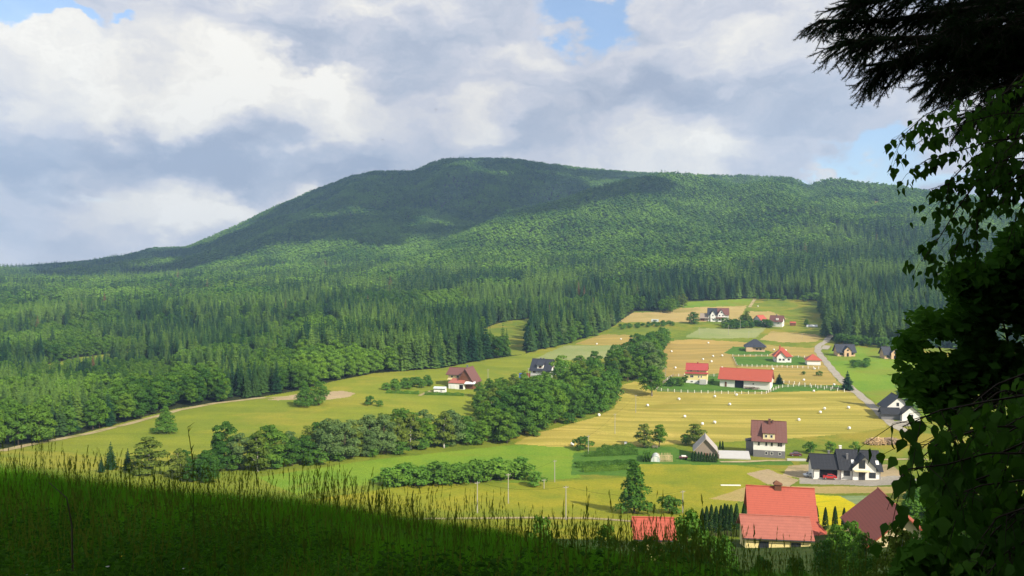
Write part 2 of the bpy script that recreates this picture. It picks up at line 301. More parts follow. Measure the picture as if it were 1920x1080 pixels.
reg[(C[:, 1] <= 150)] = -1
f = is_forest(C[:, 0], C[:, 1]); reg[f] = 1
def mesh_np(name, V, Fq, smooth=False):
    me = bpy.data.meshes.new(name); me.vertices.add(len(V)); me.vertices.foreach_set('co', np.asarray(V, np.float32).ravel())
    n = Fq.shape[1]; me.loops.add(Fq.size); me.loops.foreach_set('vertex_index', Fq.astype(np.int32).ravel())
    me.polygons.add(len(Fq)); me.polygons.foreach_set('loop_start', np.arange(0, Fq.size, n, dtype=np.int32)); me.polygons.foreach_set('loop_total', np.full(len(Fq), n, np.int32))
    if smooth: me.polygons.foreach_set('use_smooth', np.ones(len(Fq), bool))
    me.update(calc_edges=True); return me
def link(o): COL.objects.link(o); return o
def sub(name, sel, m, vv=None):
    q = Q[sel]; u_, inv = np.unique(q.ravel(), return_inverse=True)
    o = link(bpy.data.objects.new(name, mesh_np(name, V[u_], inv.reshape(-1, 4), True))); o.data.materials.append(m); o['kind'] = 'structure'; return o
sub('ground', reg == 0, M['meadow']); sub('ground', reg == -1, M['slope']); sub('hills', reg == 1, M['forest_floor'])
for k, (nm, mt_, poly) in enumerate(REG):
    if (reg == k+2).any(): sub(nm, reg == k+2, M[mt_])
# ------------------------------------------------------------------ mesh building helpers
class MB:
    def __init__(s): s.v = []; s.f = []
    def add(s, vs, fs): b = len(s.v); s.v += [tuple(v) for v in vs]; s.f += [tuple(b+i for i in f) for f in fs]; return s
    def box(s, c, d, rz=0):
        x, y, z = (q/2 for q in d); co, si = math.cos(rz), math.sin(rz)
        vs = [(c[0]+a*x*co-b*y*si, c[1]+a*x*si+b*y*co, c[2]+e*z) for a, b, e in ((-1, -1, -1), (1, -1, -1), (1, 1, -1), (-1, 1, -1), (-1, -1, 1), (1, -1, 1), (1, 1, 1), (-1, 1, 1))]
        return s.add(vs, [(0, 3, 2, 1), (4, 5, 6, 7), (0, 1, 5, 4), (1, 2, 6, 5), (2, 3, 7, 6), (3, 0, 4, 7)])
    def tube(s, pts, rad, n=6):
        b = len(s.v); k = len(pts)
        for i, p in enumerate(pts):
            p = Vector(p); t = (Vector(pts[min(i+1, k-1)])-Vector(pts[max(i-1, 0)])).normalized(); a = t.orthogonal().normalized(); c = t.cross(a)
            if i and abs(t.z) > .95: a = Vector((1, 0, 0)); c = t.cross(a).normalized(); a = c.cross(t)
            for j in range(n):
                g = 2*math.pi*j/n; s.v.append(tuple(p+(a*math.cos(g)+c*math.sin(g))*rad[i]))
        for i in range(k-1):
            for j in range(n): s.f.append((b+i*n+j, b+i*n+(j+1) % n, b+(i+1)*n+(j+1) % n, b+(i+1)*n+j))
        s.f.append(tuple(b+j for j in range(n))[::-1]); s.f.append(tuple(b+(k-1)*n+j for j in range(n))); return s
    def slab(s, q, th):
        a = [Vector(p) for p in q]; nrm = (a[1]-a[0]).cross(a[-1]-a[0]).normalized(); 
        if nrm.z < 0: nrm = -nrm
        n = len(a); vs = a+[p-nrm*th for p in a]
        return s.add(vs, [tuple(range(n)), tuple(range(2*n-1, n-1, -1))]+[(i, i+n, (i+1) % n+n, (i+1) % n) for i in range(n)])
    def build(s, name, m, parent=None, smooth=False, fix=True):
        me = bpy.data.meshes.new(name); me.from_pydata(s.v, [], s.f); 
        if smooth: me.polygons.foreach_set('use_smooth', np.ones(len(me.polygons), bool))
        me.update()
        if fix:
            import bmesh
            bm = bmesh.new(); bm.from_mesh(me); bmesh.ops.recalc_face_normals(bm, faces=bm.faces); bm.to_mesh(me); bm.free()
        me.materials.append(m); o = link(bpy.data.objects.new(name, me)); o.parent = parent; return o
def tag(o, label=None, cat=None, group=None, kind=None):
    for k, v in (('label', label), ('category', cat), ('group', group), ('kind', kind)):
        if v: o[k] = v
    return o
def thing(name, label, cat, loc=(0, 0, 0), rz=0, group=None):
    o = link(bpy.data.objects.new(name, None)); o.location = loc; o.rotation_euler = (0, 0, rz); o.empty_display_size = .2; return tag(o, label, cat, group)
def foliage(name, c1, c2, trans=.25, patch=.35, dead=0, pos=0, dk=0):
    m = bpy.data.materials.new(name); m.use_nodes = True; n = NT(m.node_tree); m.node_tree.nodes.clear()
    oi = n.n('ShaderNodeObjectInfo'); o = n.n('ShaderNodeTexCoord').outputs['Object']; g = n.n('ShaderNodeNewGeometry')
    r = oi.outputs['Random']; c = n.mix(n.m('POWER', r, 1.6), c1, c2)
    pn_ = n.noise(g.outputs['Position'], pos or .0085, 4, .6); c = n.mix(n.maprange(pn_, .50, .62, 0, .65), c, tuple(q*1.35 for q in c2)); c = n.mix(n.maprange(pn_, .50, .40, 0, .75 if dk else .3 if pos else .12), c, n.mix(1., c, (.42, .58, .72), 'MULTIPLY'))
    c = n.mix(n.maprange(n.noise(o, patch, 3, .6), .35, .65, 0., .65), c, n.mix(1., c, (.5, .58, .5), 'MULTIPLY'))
    if dead: c = n.mix(n.m('GREATER_THAN', n.m('FRACT', n.m('MULTIPLY', r, 37.)), 1-dead), c, (.13, .085, .045))
    d = n.n('ShaderNodeBsdfDiffuse'); n.put(d.inputs[0], c); t = n.n('ShaderNodeBsdfTranslucent'); n.put(t.inputs[0], n.mix(1., c, (1.3, 1.5, .6), 'MULTIPLY'))
    mx = n.n('ShaderNodeMixShader'); mx.inputs[0].default_value = trans; n.L.new(d.outputs[0], mx.inputs[1]); n.L.new(t.outputs[0], mx.inputs[2])
    out = n.n('ShaderNodeOutputMaterial'); n.L.new(mx.outputs[0], out.inputs[0]); return m
MF = dict(
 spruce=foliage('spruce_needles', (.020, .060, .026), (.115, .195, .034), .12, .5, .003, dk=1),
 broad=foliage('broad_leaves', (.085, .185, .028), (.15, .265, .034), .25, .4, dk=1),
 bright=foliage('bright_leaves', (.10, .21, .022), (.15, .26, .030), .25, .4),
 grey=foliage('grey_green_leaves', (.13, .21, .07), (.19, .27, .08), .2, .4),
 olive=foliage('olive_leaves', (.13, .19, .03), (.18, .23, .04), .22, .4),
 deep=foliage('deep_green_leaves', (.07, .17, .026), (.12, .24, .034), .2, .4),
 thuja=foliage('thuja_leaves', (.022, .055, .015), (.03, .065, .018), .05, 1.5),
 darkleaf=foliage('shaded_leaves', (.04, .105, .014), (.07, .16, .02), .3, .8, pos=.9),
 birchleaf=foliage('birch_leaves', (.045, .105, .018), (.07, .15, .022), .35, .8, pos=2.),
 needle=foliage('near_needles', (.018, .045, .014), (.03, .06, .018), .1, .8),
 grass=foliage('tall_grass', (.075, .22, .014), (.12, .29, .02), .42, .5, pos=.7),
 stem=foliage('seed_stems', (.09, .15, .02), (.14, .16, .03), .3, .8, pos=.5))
BARK = plain('bark', (.11, .085, .06), .9, .1, .3, 4)
BIRCHBARK = plain('birch_bark', (.45, .43, .40), .8, .2, .4, 6)
# ------------------------------------------------------------------ trees
def quads(centers, normals, size, aspect=1., rg=rng, droop=None):
    n = len(centers); nr = normals/np.linalg.norm(normals, axis=1)[:, None]
    a = np.cross(nr, rg.normal(size=(n, 3))); a /= np.linalg.norm(a, axis=1)[:, None]; b = np.cross(nr, a)
    s = (np.ones(n)*size)[:, None]*.5; v = np.stack([centers-a*s*aspect, centers-b*s*.8+nr*s*.2, centers+a*s*aspect, centers+b*s*.8+nr*s*.2], 1).reshape(-1, 3)
    return v, np.arange(4*n).reshape(n, 4)
def broad_mesh(name, H, Rc, n, leaf, seed, lobes=14, low=.18, cone=0., shape=1.):
    rg = np.random.default_rng(seed); c = []; r = []
    for i in range(lobes):
        h = low+(1-low)*(i+.6)/lobes; prof = math.sin(math.pi*min(1, (h-low)/(1-low)*.82+.16))**.6
        if cone: prof = prof*(1-cone)+cone*max(.12, (1-(h-low)/(1-low))*1.15)
        a = i*2.4+rg.uniform(-.4, .4); q = Rc*prof*rg.uniform(.35, .72); rr = Rc*rg.uniform(.36, .55)*(.55+.45*prof)*(.8 if h > .8 else 1)
        c.append((math.cos(a)*q, math.sin(a)*q, min(h*H, H-rr*.8))); r.append(rr)
    c = np.array(c); r = np.array(r); k = rg.choice(lobes, n, p=r**2/(r**2).sum())
    d = rg.normal(size=(n, 3)); d /= np.linalg.norm(d, axis=1)[:, None]; d[:, 2] = np.where(d[:, 2] < -.35, -d[:, 2], d[:, 2])
    bump = 1+.22*np.sin(d[:, 0]*5+k*1.7)*np.cos(d[:, 1]*6+k)
    rad = r[k]*rg.uniform(.72, 1.06, n)*bump; p = c[k]+d*rad[:, None]*np.array([1, 1, .85*shape])
    nm = d+rg.normal(size=(n, 3))*.45+np.array([0, 0, .25]); v, f = quads(p, nm, leaf*rg.uniform(.6, 1.35, n), 1, rg)
    return v, f, c, r
def trunk_mb(H, Rr, c=None, seed=0, limbs=6):
    mb = MB(); rg = random.Random(seed); a, b = rg.uniform(-.3, .3), rg.uniform(-.3, .3)
    mb.tube([(0, 0, -1.), (0, 0, .1*H), (a*.5, b*.5, .45*H), (a, b, .85*H)], [Rr*1.5, Rr, Rr*.6, Rr*.12], 7)
    if c is not None:
        for q in list(c)[::max(1, len(c)//limbs)]: 
            z = max(.15*H, q[2]*.55); mb.tube([(a*.4, b*.4, z), (q[0]*.5, q[1]*.5, z+(q[2]-z)*.5), tuple(q)], [Rr*.4, Rr*.25, Rr*.06], 5)
    return mb
def spruce_mesh(H, Rc, L, nb, seed, low=.08, near=True):
    rg = np.random.default_rng(seed); vs = []; fs = []; b = 0
    for i in range(L):
        t = (i+rg.uniform(0, .5))/L; z = H*(low+(1-low)*t); r0 = Rc*((1-t)**.75)*rg.uniform(.82, 1.12)+.12
        m = max(4, int(nb*(1-t*.5)))
        for j in range(m):
            a = 2*math.pi*(j+rg.uniform(-.3, .3))/m+i*.7; r = r0*rg.uniform(.7, 1.15); w = (r*.42+.15)*rg.uniform(.7, 1.2); dz = -r*rg.uniform(.28, .5); ca, sa = math.cos(a), math.sin(a)
            up = H/L*.35
            def pt(rr, ww, zz): return (ca*rr-sa*ww, sa*rr+ca*ww, z+zz)
            if near:
                vs += [pt(.05*r, 0, up), pt(.55*r, -w*.75, dz*.40-.1*w), pt(.55*r, 0, dz*.25+.22*w), pt(.55*r, w*.75, dz*.40-.1*w), pt(.9*r, -w*.35, dz*.85-.05), pt(r*1.08, 0, dz*.8), pt(.9*r, w*.35, dz*.85-.05)]
                fs += [(b, b+1, b+2, b+2), (b, b+2, b+3, b+3), (b+1, b+4, b+5, b+2), (b+2, b+5, b+6, b+3)]; b += 7
            else:
                vs += [pt(.0, 0, up*1.4), pt(.85*r, -w, dz), pt(r*1.1, 0, dz*.75), pt(.85*r, w, dz)]; fs += [(b, b+1, b+2, b+3)]; b += 4
    top = H*1.0
    for a in (0, 2.1, 4.2):
        vs += [(0, 0, top+.6), (math.cos(a)*.35, math.sin(a)*.35, top-1.2), (math.cos(a+2.1)*.35, math.sin(a+2.1)*.35, top-1.2)]; fs += [(b, b+1, b+2, b+2)]; b += 3
    return vs, [tuple(dict.fromkeys(f)) for f in fs]
def me_from(name, vs, fs, m, smooth=False):
    me = bpy.data.meshes.new(name); me.from_pydata([tuple(v) for v in vs], [], [tuple(int(i) for i in f) for f in fs]); me.materials.append(m)
    if smooth: me.polygons.foreach_set('use_smooth', np.ones(len(me.polygons), bool))
    me.update(); return me
def leaf_np(name, v, f, m): me = mesh_np(name, v, f); me.materials.append(m); return me
def trunk_me(*a, m=BARK, **k): mb = trunk_mb(*a, **k); return me_from('trunk', mb.v, mb.f, m, True)
# kinds: (crown mesh, trunk mesh, nominal height)
K = {}
for i in range(4):
    vs, fs = spruce_mesh(24, 3.6, 24, 10, 100+i); K['spruce', i] = (me_from('crown', vs, fs, MF['spruce']), trunk_me(24, .28, seed=i), 24)
def kind(key, H, Rc, n, leaf, seed, mtl, tr=.22, bark=BARK, **k):
    v, f, c, r = broad_mesh(key, H, Rc, n, leaf, seed, **k); K[key, 0 if (key, 0) not in K else max(i for q, i in K if q == key)+1] = (leaf_np('crown', v, f, MF[mtl]), trunk_me(H*.9, tr, c, seed, m=bark), H)
for i in range(4): kind('broad', 15, 4.6, 4200, .62, 20+i, 'broad', low=.10)
for i in range(2): kind('bright', 14, 4.2, 3200, .58, 30+i, 'bright')
for i in range(2): kind('grey', 15, 5., 4200, .55, 34+i, 'grey', low=.06)
for i in range(2): kind('olive', 13, 3.6, 3000, .5, 38+i, 'olive', bark=BIRCHBARK, low=.1, cone=.3)
for i in range(2): kind('deep', 15, 5., 3800, .6, 42+i, 'deep', lobes=18, low=.06)
for i in range(2): kind('cone', 14, 4.2, 5200, .5, 46+i, 'deep', lobes=26, low=.04, cone=1.)
for i in range(3): kind('shrub', 3.2, 1.8, 900, .34, 50+i, 'broad', tr=.06, lobes=8, low=.1)
for i in range(2): kind('bush', 3.6, 2., 1200, .34, 54+i, 'deep', tr=.06, lobes=9, low=.08)
NK = lambda k: sum(1 for q, i in K if q == k)
def grow(root, key, i, h, wide=1.):
    cm, tm, H = K[key, i]; s = h/H
    for nm, me in (('crown', cm), ('trunk', tm)):
        o = link(bpy.data.objects.new(nm, me)); o.parent = root; o.scale = (s*wide, s*wide, s)
    return root
def tree(name, key, loc, h, label, cat='tree', group=None, wide=1., i=None, rz=None):
    r = thing(name, label, cat, loc, random.uniform(0, 6.28) if rz is None else rz, group)
    return grow(r, key, random.randrange(NK(key)) if i is None else i % NK(key), h, wide)
# ------------------------------------------------------------------ stuff scattered with geometry nodes
def scatter(name, label, cat, pts, rot, scl, ind, protos):
    me = bpy.data.meshes.new(name); me.vertices.add(len(pts)); me.vertices.foreach_set('co', np.asarray(pts, np.float32).ravel())
    for nm, ty, da in (('rot', 'FLOAT_VECTOR', rot), ('scl', 'FLOAT_VECTOR', scl)):
        me.attributes.new(nm, ty, 'POINT').data.foreach_set('vector', np.asarray(da, np.float32).ravel())
    me.attributes.new('ind', 'INT', 'POINT').data.foreach_set('value', np.asarray(ind, np.int32))
    o = link(bpy.data.objects.new(name, me)); tag(o, label, cat, kind='stuff')
    g = bpy.data.node_groups.new(name, 'GeometryNodeTree'); g.interface.new_socket('Geometry', in_out='INPUT', socket_type='NodeSocketGeometry'); g.interface.new_socket('Geometry', in_out='OUTPUT', socket_type='NodeSocketGeometry')
    gi = g.nodes.new('NodeGroupInput'); go = g.nodes.new('NodeGroupOutput'); ip = g.nodes.new('GeometryNodeInstanceOnPoints'); jn = g.nodes.new('GeometryNodeJoinGeometry')
    for p in protos[::-1]:
        oi = g.nodes.new('GeometryNodeObjectInfo'); oi.inputs['Object'].default_value = p; oi.inputs['As Instance'].default_value = True; g.links.new(oi.outputs['Geometry'], jn.inputs[0])
    def at_(nm, ty): a = g.nodes.new('GeometryNodeInputNamedAttribute'); a.data_type = ty; a.inputs[0].default_value = nm; return a.outputs[0]
    er = g.nodes.new('FunctionNodeEulerToRotation'); g.links.new(at_('rot', 'FLOAT_VECTOR'), er.inputs[0])
    g.links.new(gi.outputs[0], ip.inputs['Points']); g.links.new(jn.outputs[0], ip.inputs['Instance']); ip.inputs['Pick Instance'].default_value = True
    g.links.new(at_('ind', 'INT'), ip.inputs['Instance Index']); g.links.new(er.outputs[0], ip.inputs['Rotation']); g.links.new(at_('scl', 'FLOAT_VECTOR'), ip.inputs['Scale'])
    g.links.new(ip.outputs[0], go.inputs[0]); md = o.modifiers.new('scatter', 'NODES'); md.node_group = g; return o
def proto(name, me): return bpy.data.objects.new(name, me)
# ------------------------------------------------------------------ forest
print('forest')
far_sp = [proto('spruce', me_from('spruce_far', *spruce_mesh(22, 3.3, 11, 7, 200+i, near=False), MF['spruce'])) for i in range(4)]
far_br = []
def lumpy(H, Rc, seed, lobes=7, leaf=1.3, n=260):
    import bmesh
    v, f_, c, r = broad_mesh('x', H, Rc, n, leaf, seed, lobes=lobes, low=.2, shape=.9); vs = list(map(tuple, v)); fs = list(map(tuple, f_)); rg = np.random.default_rng(seed)
    for q, rr in zip(c, r):
        bm = bmesh.new(); bmesh.ops.create_icosphere(bm, subdivisions=2, radius=rr*.92); b = len(vs)
        for w_ in bm.verts: k_ = 1+rg.uniform(-.16, .16); vs.append((q[0]+w_.co.x*k_, q[1]+w_.co.y*k_, q[2]+w_.co.z*k_*.9))
        fs += [tuple(b+w_.index for w_ in p.verts) for p in bm.faces]; bm.free()
    return vs, fs
for i in range(4):
    far_br.append(proto('broadleaf', me_from('broadleaf_far', *lumpy(16, 5.6, 300+i), MF['broad'])))
for i in range(2):
    far_br.append(proto('broadleaf', me_from('broadleaf_far', *lumpy(15, 4.4, 320+i), MF['bright'])))
near_sp = [proto('spruce', K['spruce', i][0]) for i in range(4)]; near_br = [proto('broadleaf', K['broad', i][0]) for i in range(4)]+[proto('broadleaf', K['bright', i][0]) for i in range(2)]
PTS = []
def jgrid(y0, y1, step, umax=.80):
    yy = np.arange(y0, y1, step); out = []
    for y in yy:
        n = int(2*umax*y/step); x = -umax*y+(np.arange(n)+rng.uniform(0, 1, n))*step; out.append(np.stack([x, y+rng.uniform(-.5, .5, n)*step], 1))
    return np.concatenate(out)
for y0, y1, stp in ((235, 600, 5.6), (600, 1100, 7.6), (1100, 1900, 8.8), (1900, 2750, 10.)): PTS.append(jgrid(y0, y1, stp))
FP = np.concatenate(PTS); FP = FP[is_forest(FP[:, 0], FP[:, 1])]
fx, fy = FP[:, 0], FP[:, 1]; fz = terrain(fx, fy); fpx, fpy = project(fx, fy, fz+10)
vis = (fpx > -120) & (fpx < 2040) & (fy < 2750)
n1 = vn(fx, fy, 70, 1)*.6+vn(fx, fy, 25, 2)*.5
up = sst(fpy, 520, 470)                                       # beech on the upper slopes, spruce below and to the right
pb = .32+.52*up+.10*sst(fpx, 1100, 850)*sst(fpy, 470, 510)-.55*sst(fpx, 1350, 1560)*sst(fpy, 380, 430)-.35*sst(fpx, 1060, 1240)*sst(fpy, 480, 520)*(fpy < 600)+(.85-.4*up)*n1
pb = pb+.5*((fpx > 1560) & (fpy < 380))*0+.35*sst(fpy, 640, 700)*(fpx < 420)-.45*((fpx > 760) & (fpx < 990) & (fpy > 600) & (fpy < 700))
isb = rng.uniform(-.12, .12, len(fx))+pb > .5
hh = np.where(isb, rng.uniform(.72, 1.1, len(fx)), rng.uniform(.78, 1.04, len(fx)))*(1+.12*vn(fx, fy, 60, 3))
hh = np.where((fpx < 560) & (fpy > 600), hh*.80, hh)
edge = np.interp(fpx, *zip(*FE)); hh = np.where((fpx > 20) & (fpx < 330) & (fpy > 650) & (fpy < 708), hh*.5, hh); hh = np.where((fpx > 1540) & (fpy > 560), hh*1.12, hh)
vi = np.where(vis)[0]; order = vi[np.argsort(fy[vi])]
ob = [i for i in order if isb[i]][:55]; osp = [i for i in order if not isb[i]][:235]
used = set(ob) | set(osp)
for i in osp:
    tree('spruce_tree', 'spruce', (fx[i], fy[i], fz[i]), 19*hh[i], 'tall dark spruce in the dense forest beyond the meadows', group='spruces of the forest edge', cat='spruce', wide=1.3)
for i in ob:
    k = 'bright' if rng.random() < .3 else 'broad'
    tree('broadleaf_tree', k, (fx[i], fy[i], fz[i]), 15*hh[i], 'green broadleaf tree in the forest edge beyond the meadows', group='broadleaf trees of the forest edge')
rest = np.array([i for i in vi if i not in used]); near = rest[fy[rest] < 900]; far = rest[fy[rest] >= 900]
def sc_forest(name, label, sel, protos, wide=1.):
    n = len(sel); p = np.stack([fx[sel], fy[sel], fz[sel]-.3], 1); rt = np.stack([np.zeros(n), np.zeros(n), rng.uniform(0, 6.28, n)], 1)
    s = hh[sel]; wv = rng.uniform(.85, 1.15, n)*wide; scatter(name, label, 'forest', p, rt, np.stack([s*wv, s*wv, s], 1), rng.integers(0, len(protos), n), protos)
sc_forest('spruce_forest', 'dense dark spruce wood filling the middle slopes', near[~isb[near]], near_sp, 1.2)
sc_forest('broadleaf_forest', 'green broadleaf wood mixed in among the middle slope spruces', near[isb[near]], near_br, 1.15)
sc_forest('spruce_forest', 'hazy far spruce forest on the mountain slopes', far[~isb[far]], far_sp, 1.55)
sc_forest('broadleaf_forest', 'hazy far beech forest covering the mountain', far[isb[far]], far_br, 1.2)
print('forest', len(near), len(far))
# ------------------------------------------------------------------ trees of the valley, one by one
print('valley trees')
ORD = ['first', 'second', 'third', 'fourth', 'fifth', 'sixth', 'seventh', 'eighth', 'ninth', 'tenth', 'eleventh', 'twelfth', 'thirteenth', 'fourteenth', 'fifteenth']
def rank(l):
    l = sorted(l, key=lambda q: q[0])
    if 1 < len(l) <= 15:
        for i, (_, r_) in enumerate(l):
            o_ = 'leftmost ' if i == 0 else 'rightmost ' if i == len(l)-1 else ORD[i]+' from the left, '
            t = o_+r_['label']; r_['label'] = t if len(t.split()) <= 16 else ' '.join(t.split()[:16])
_dz = {}
def DZ(u):
    k = round(u*400)
    if k not in _dz: _dz[k] = terrain(k/400*DS0, DS0)
    return _dz[k]
def grove(poly, step, keys, hr, label, group, wide=1., minh=None, cat='tree', name='broadleaf_tree'):
    xs, ys_ = [p[0] for p in poly], [p[1] for p in poly]; pts = []
    for _ in range(2500):
        px, py = random.uniform(min(xs), max(xs)), random.uniform(min(ys_), max(ys_))
        if not inpoly(np.array([px]), np.array([py]), poly)[0]: continue
        u, t = ray(px, py); n_ = np.argmax(t*DS0 < DZ(u)); p = Vector((u*DS0[n_], DS0[n_], float(terrain(u*DS0[n_], DS0[n_]))))
        if all((p.x-q.x)**2+(p.y-q.y)**2 > step*step for q in pts): pts.append(p)
    made = {}
    for p in pts:
        key = random.choice(keys); h = random.uniform(*hr); px, py = project(*p)
        r_ = tree(name, key, p, h, label(px, py, key) if callable(label) else label, cat, group, random.uniform(1.1, 1.45)*wide); made.setdefault(r_['label'], []).append((px, r_))
    for lb, l in made.items(): rank(l)
    return len(pts)
tone = dict(broad='mid green', bright='bright green', grey='silvery green', olive='olive green', deep='deep green')
lab = lambda where: (lambda px, py, key: tone.get(key, 'green')+' broadleaf tree '+where)
c = grove([(398, 886), (520, 884), (660, 862), (750, 852), (860, 838), (955, 832), (955, 822), (860, 822), (700, 842), (520, 866), (410, 878)], 4.9, ['broad', 'grey', 'deep', 'olive', 'bright', 'grey'], (8, 14), lab('in the stream copse below the farm track'), 'trees of the stream copse')
c += grove([(965, 822), (1070, 788), (1140, 768), (1150, 742), (1100, 735), (1050, 752), (930, 788), (905, 815), (940, 826)], 6.6, ['broad', 'broad', 'deep', 'olive', 'bright'], (11, 17), lab('in the copse left of the big hay field'), 'trees of the hay field copse')
c += grove([(400, 888), (520, 886), (660, 864), (860, 840), (960, 834), (1070, 792), (1150, 770), (1150, 764), (1060, 784), (950, 824), (850, 832), (660, 856), (400, 880)], 8., ['bush', 'shrub'], (3, 5), 'leafy undergrowth bush along the front of the valley copses', 'undergrowth bushes of the copses', 1.2, name='bush', cat='bush')
c += grove([(1050, 738), (1100, 735), (1158, 722), (1215, 712), (1240, 702), (1244, 690), (1225, 678), (1150, 692), (1080, 708), (1045, 722)], 7.6, ['broad', 'deep', 'deep', 'bright', 'olive'], (10, 16), lab('in the dark grove right of the slate roofed house'), 'trees of the dark grove')
c += grove([(1190, 664), (1215, 652), (1252, 644), (1240, 660), (1235, 676), (1200, 678)], 7, ['broad', 'deep'], (10, 15), lab('in the clump above the round bale field'), 'trees above the bale field')
c += grove([(900, 742), (985, 722), (1040, 730), (1040, 742), (960, 762), (890, 775)], 6, ['broad', 'bright', 'olive'], (6, 10), lab('just below the slate roofed house'), 'trees below the slate roofed house')
c += grove([(330, 890), (400, 888), (400, 905), (340, 905)], 4, ['broad', 'olive'], (5, 8), lab('at the left end of the stream copse'), 'trees of the stream copse')
c += grove([(722, 907), (980, 893), (985, 899), (800, 912), (724, 914)], 2.7, ['shrub', 'bush'], (4.2, 6.2), 'leafy green bush in the long thicket row below the copse', 'bushes of the thicket row', 1.1, name='bush', cat='bush')
c += grove([(1000, 652), (1060, 648), (1130, 622), (1150, 610), (1120, 612), (1010, 640)], 9, ['broad', 'grey', 'deep'], (10, 17), lab('bordering the upper small hay field'), 'trees bordering the upper hay field')
c += grove([(718, 730), (790, 714), (812, 718), (806, 728), (730, 734)], 5, ['shrub', 'bush'], (3, 5), 'low green shrub left of the red roofed farmhouse', 'shrubs left of the farmhouse', name='shrub', cat='shrub')
c += grove([(1560, 644), (1600, 648), (1700, 656), (1700, 652), (1600, 640)], 5, ['shrub', 'broad'], (5, 8), 'fresh green bush along the foot of the right hand spruces', 'bushes under the right hand spruces', name='bush', cat='bush')
c += grove([(1285, 575), (1265, 582), (1258, 588), (1240, 586), (1270, 570)], 8, ['bright', 'olive'], (9, 14), 'light green birch at the corner of the upper meadow', 'birches at the upper meadow corner')
c += grove([(1420, 560), (1535, 562), (1535, 566), (1420, 564)], 9, ['shrub', 'bright'], (5, 9), 'small light tree along the top edge of the upper meadow', 'small trees on the upper meadow edge')
c += grove([(1160, 612), (1260, 606), (1262, 611), (1165, 618)], 4.5, ['bush'], (2.2, 3), 'dark clipped bush in the upper garden hedge', 'bushes of the upper garden hedge', 1.3, name='bush', cat='bush')
c += grove([(1355, 612), (1400, 606), (1440, 612), (1415, 616), (1360, 617)], 5, ['shrub', 'broad'], (4, 8), 'small garden tree between the two upper houses', 'garden trees between the upper houses')
c += grove([(1250, 722), (1284, 716), (1290, 722), (1262, 726)], 4.5, ['shrub', 'olive'], (3, 5), 'orchard bush behind the post fence of the yellow house', 'orchard bushes of the yellow house', name='bush', cat='bush')
c += grove([(1490, 702), (1500, 700), (1560, 708), (1530, 706)], 8, ['shrub'], (2, 3), 'low garden shrub beside the fenced strip', 'garden shrubs by the fenced strip', name='shrub', cat='shrub')
c += grove([(1600, 683), (1625, 682), (1628, 690), (1600, 690)], 4, ['bush'], (3, 4), 'round bush on the meadow below the two new houses', 'round bushes below the new houses', name='bush', cat='bush')
print('valley trees', c)
def one(name, key, px, py, hpx, label, cat='tree', group=None, wide=1., i=None, start=120):
    p = at(px, py, start); return tree(name, key, p, hpx*p.y/F, label, cat, group, wide*(1.35 if key in ('cone', 'olive', 'bright', 'broad', 'deep', 'grey') else 1.15), i)
one('broadleaf_tree', 'cone', 311, 812, 50, 'dense rounded lone tree standing on the meadow by the sandy track', wide=1.15)
one('broadleaf_tree', 'cone', 572, 762, 46, 'left half of the dense bush clump on the bare earth strip', group='clump on the bare strip', wide=1.15)
one('broadleaf_tree', 'deep', 598, 759, 45, 'right half of the dense bush clump on the bare earth strip', group='clump on the bare strip', wide=1.)
one('bush', 'bush', 694, 760, 18, 'small round bush alone on the left meadow', 'bush')
one('bush', 'bush', 712, 762, 12, 'smaller bush just right of the lone meadow bush', 'bush')
one('broadleaf_tree', 'cone', 1189, 962, 100, 'big pointed leafy tree rising beside the small red roof', wide=.86, i=0)
one('broadleaf_tree', 'olive', 1208, 838, 44, 'left of the two leafy trees at the hay field edge', wide=1.3)
one('broadleaf_tree', 'bright', 1236, 838, 42, 'right of the two leafy trees at the hay field edge', wide=1.)
one('broadleaf_tree', 'olive', 1304, 836, 42, 'leafy tree standing behind the wooden hut', wide=1.5)
one('shrub', 'bush', 1287, 834, 20, 'dark shrub left of the tree behind the wooden hut', 'shrub')
one('bush', 'shrub', 1095, 844, 26, 'bushy shrub at the foot of the pole by the berry rows', 'bush', wide=1.2)
one('bush', 'shrub', 1255, 962, 32, 'loose green shrub between the small red roof and the pole', 'bush', wide=1.4)
one('bush', 'bush', 1007, 912, 28, 'round bush on the yellow meadow by the overhead line', 'bush', wide=1.2)
for k, (px, py, h) in enumerate(((1520, 850, 22), (1558, 848, 20), (1603, 846, 18))): one('young_tree', 'shrub', px, py, h, ('first', 'middle', 'last')[k]+' of the three young trees behind the white house', 'tree', 'young trees behind the white house', .9)
one('broadleaf_tree', 'deep', 1300, 607, 22, 'round dark tree left of the big upper house', wide=1.3)
one('broadleaf_tree', 'olive', 1400, 612, 29, 'slim tree right of the big upper house')
one('broadleaf_tree', 'deep', 1443, 614, 14, 'dark round tree in front of the upper white house', wide=1.6)
one('broadleaf_tree', 'broad', 1512, 612, 14, 'small tree at the right end of the upper village')
one('broadleaf_tree', 'bright', 1222, 742, 56, 'loose bright tree at the corner of the yellow house fence', wide=1.2)
one('broadleaf_tree', 'grey', 1213, 690, 50, 'silvery willow in the middle of the valley trees', wide=1.2)
one('broadleaf_tree', 'grey', 1225, 712, 48, 'second silvery willow just below the first', wide=1.)
one('pine_tree', 'spruce', 1461, 720, 20, 'small dark pine right of the big red roofed barn', 'pine', wide=2.6)
one('pine_tree', 'spruce', 1589, 731, 36, 'dark pine standing beside the lane at the field corner', 'pine', wide=2.1)
one('topiary', 'bush', 1334, 720, 10, 'small round clipped tree between yellow house and barn', 'tree')
one('spruce_tree', 'spruce', 1548, 630, 58, 'slim spruce at the right corner of the upper meadow', 'spruce', wide=1.2)
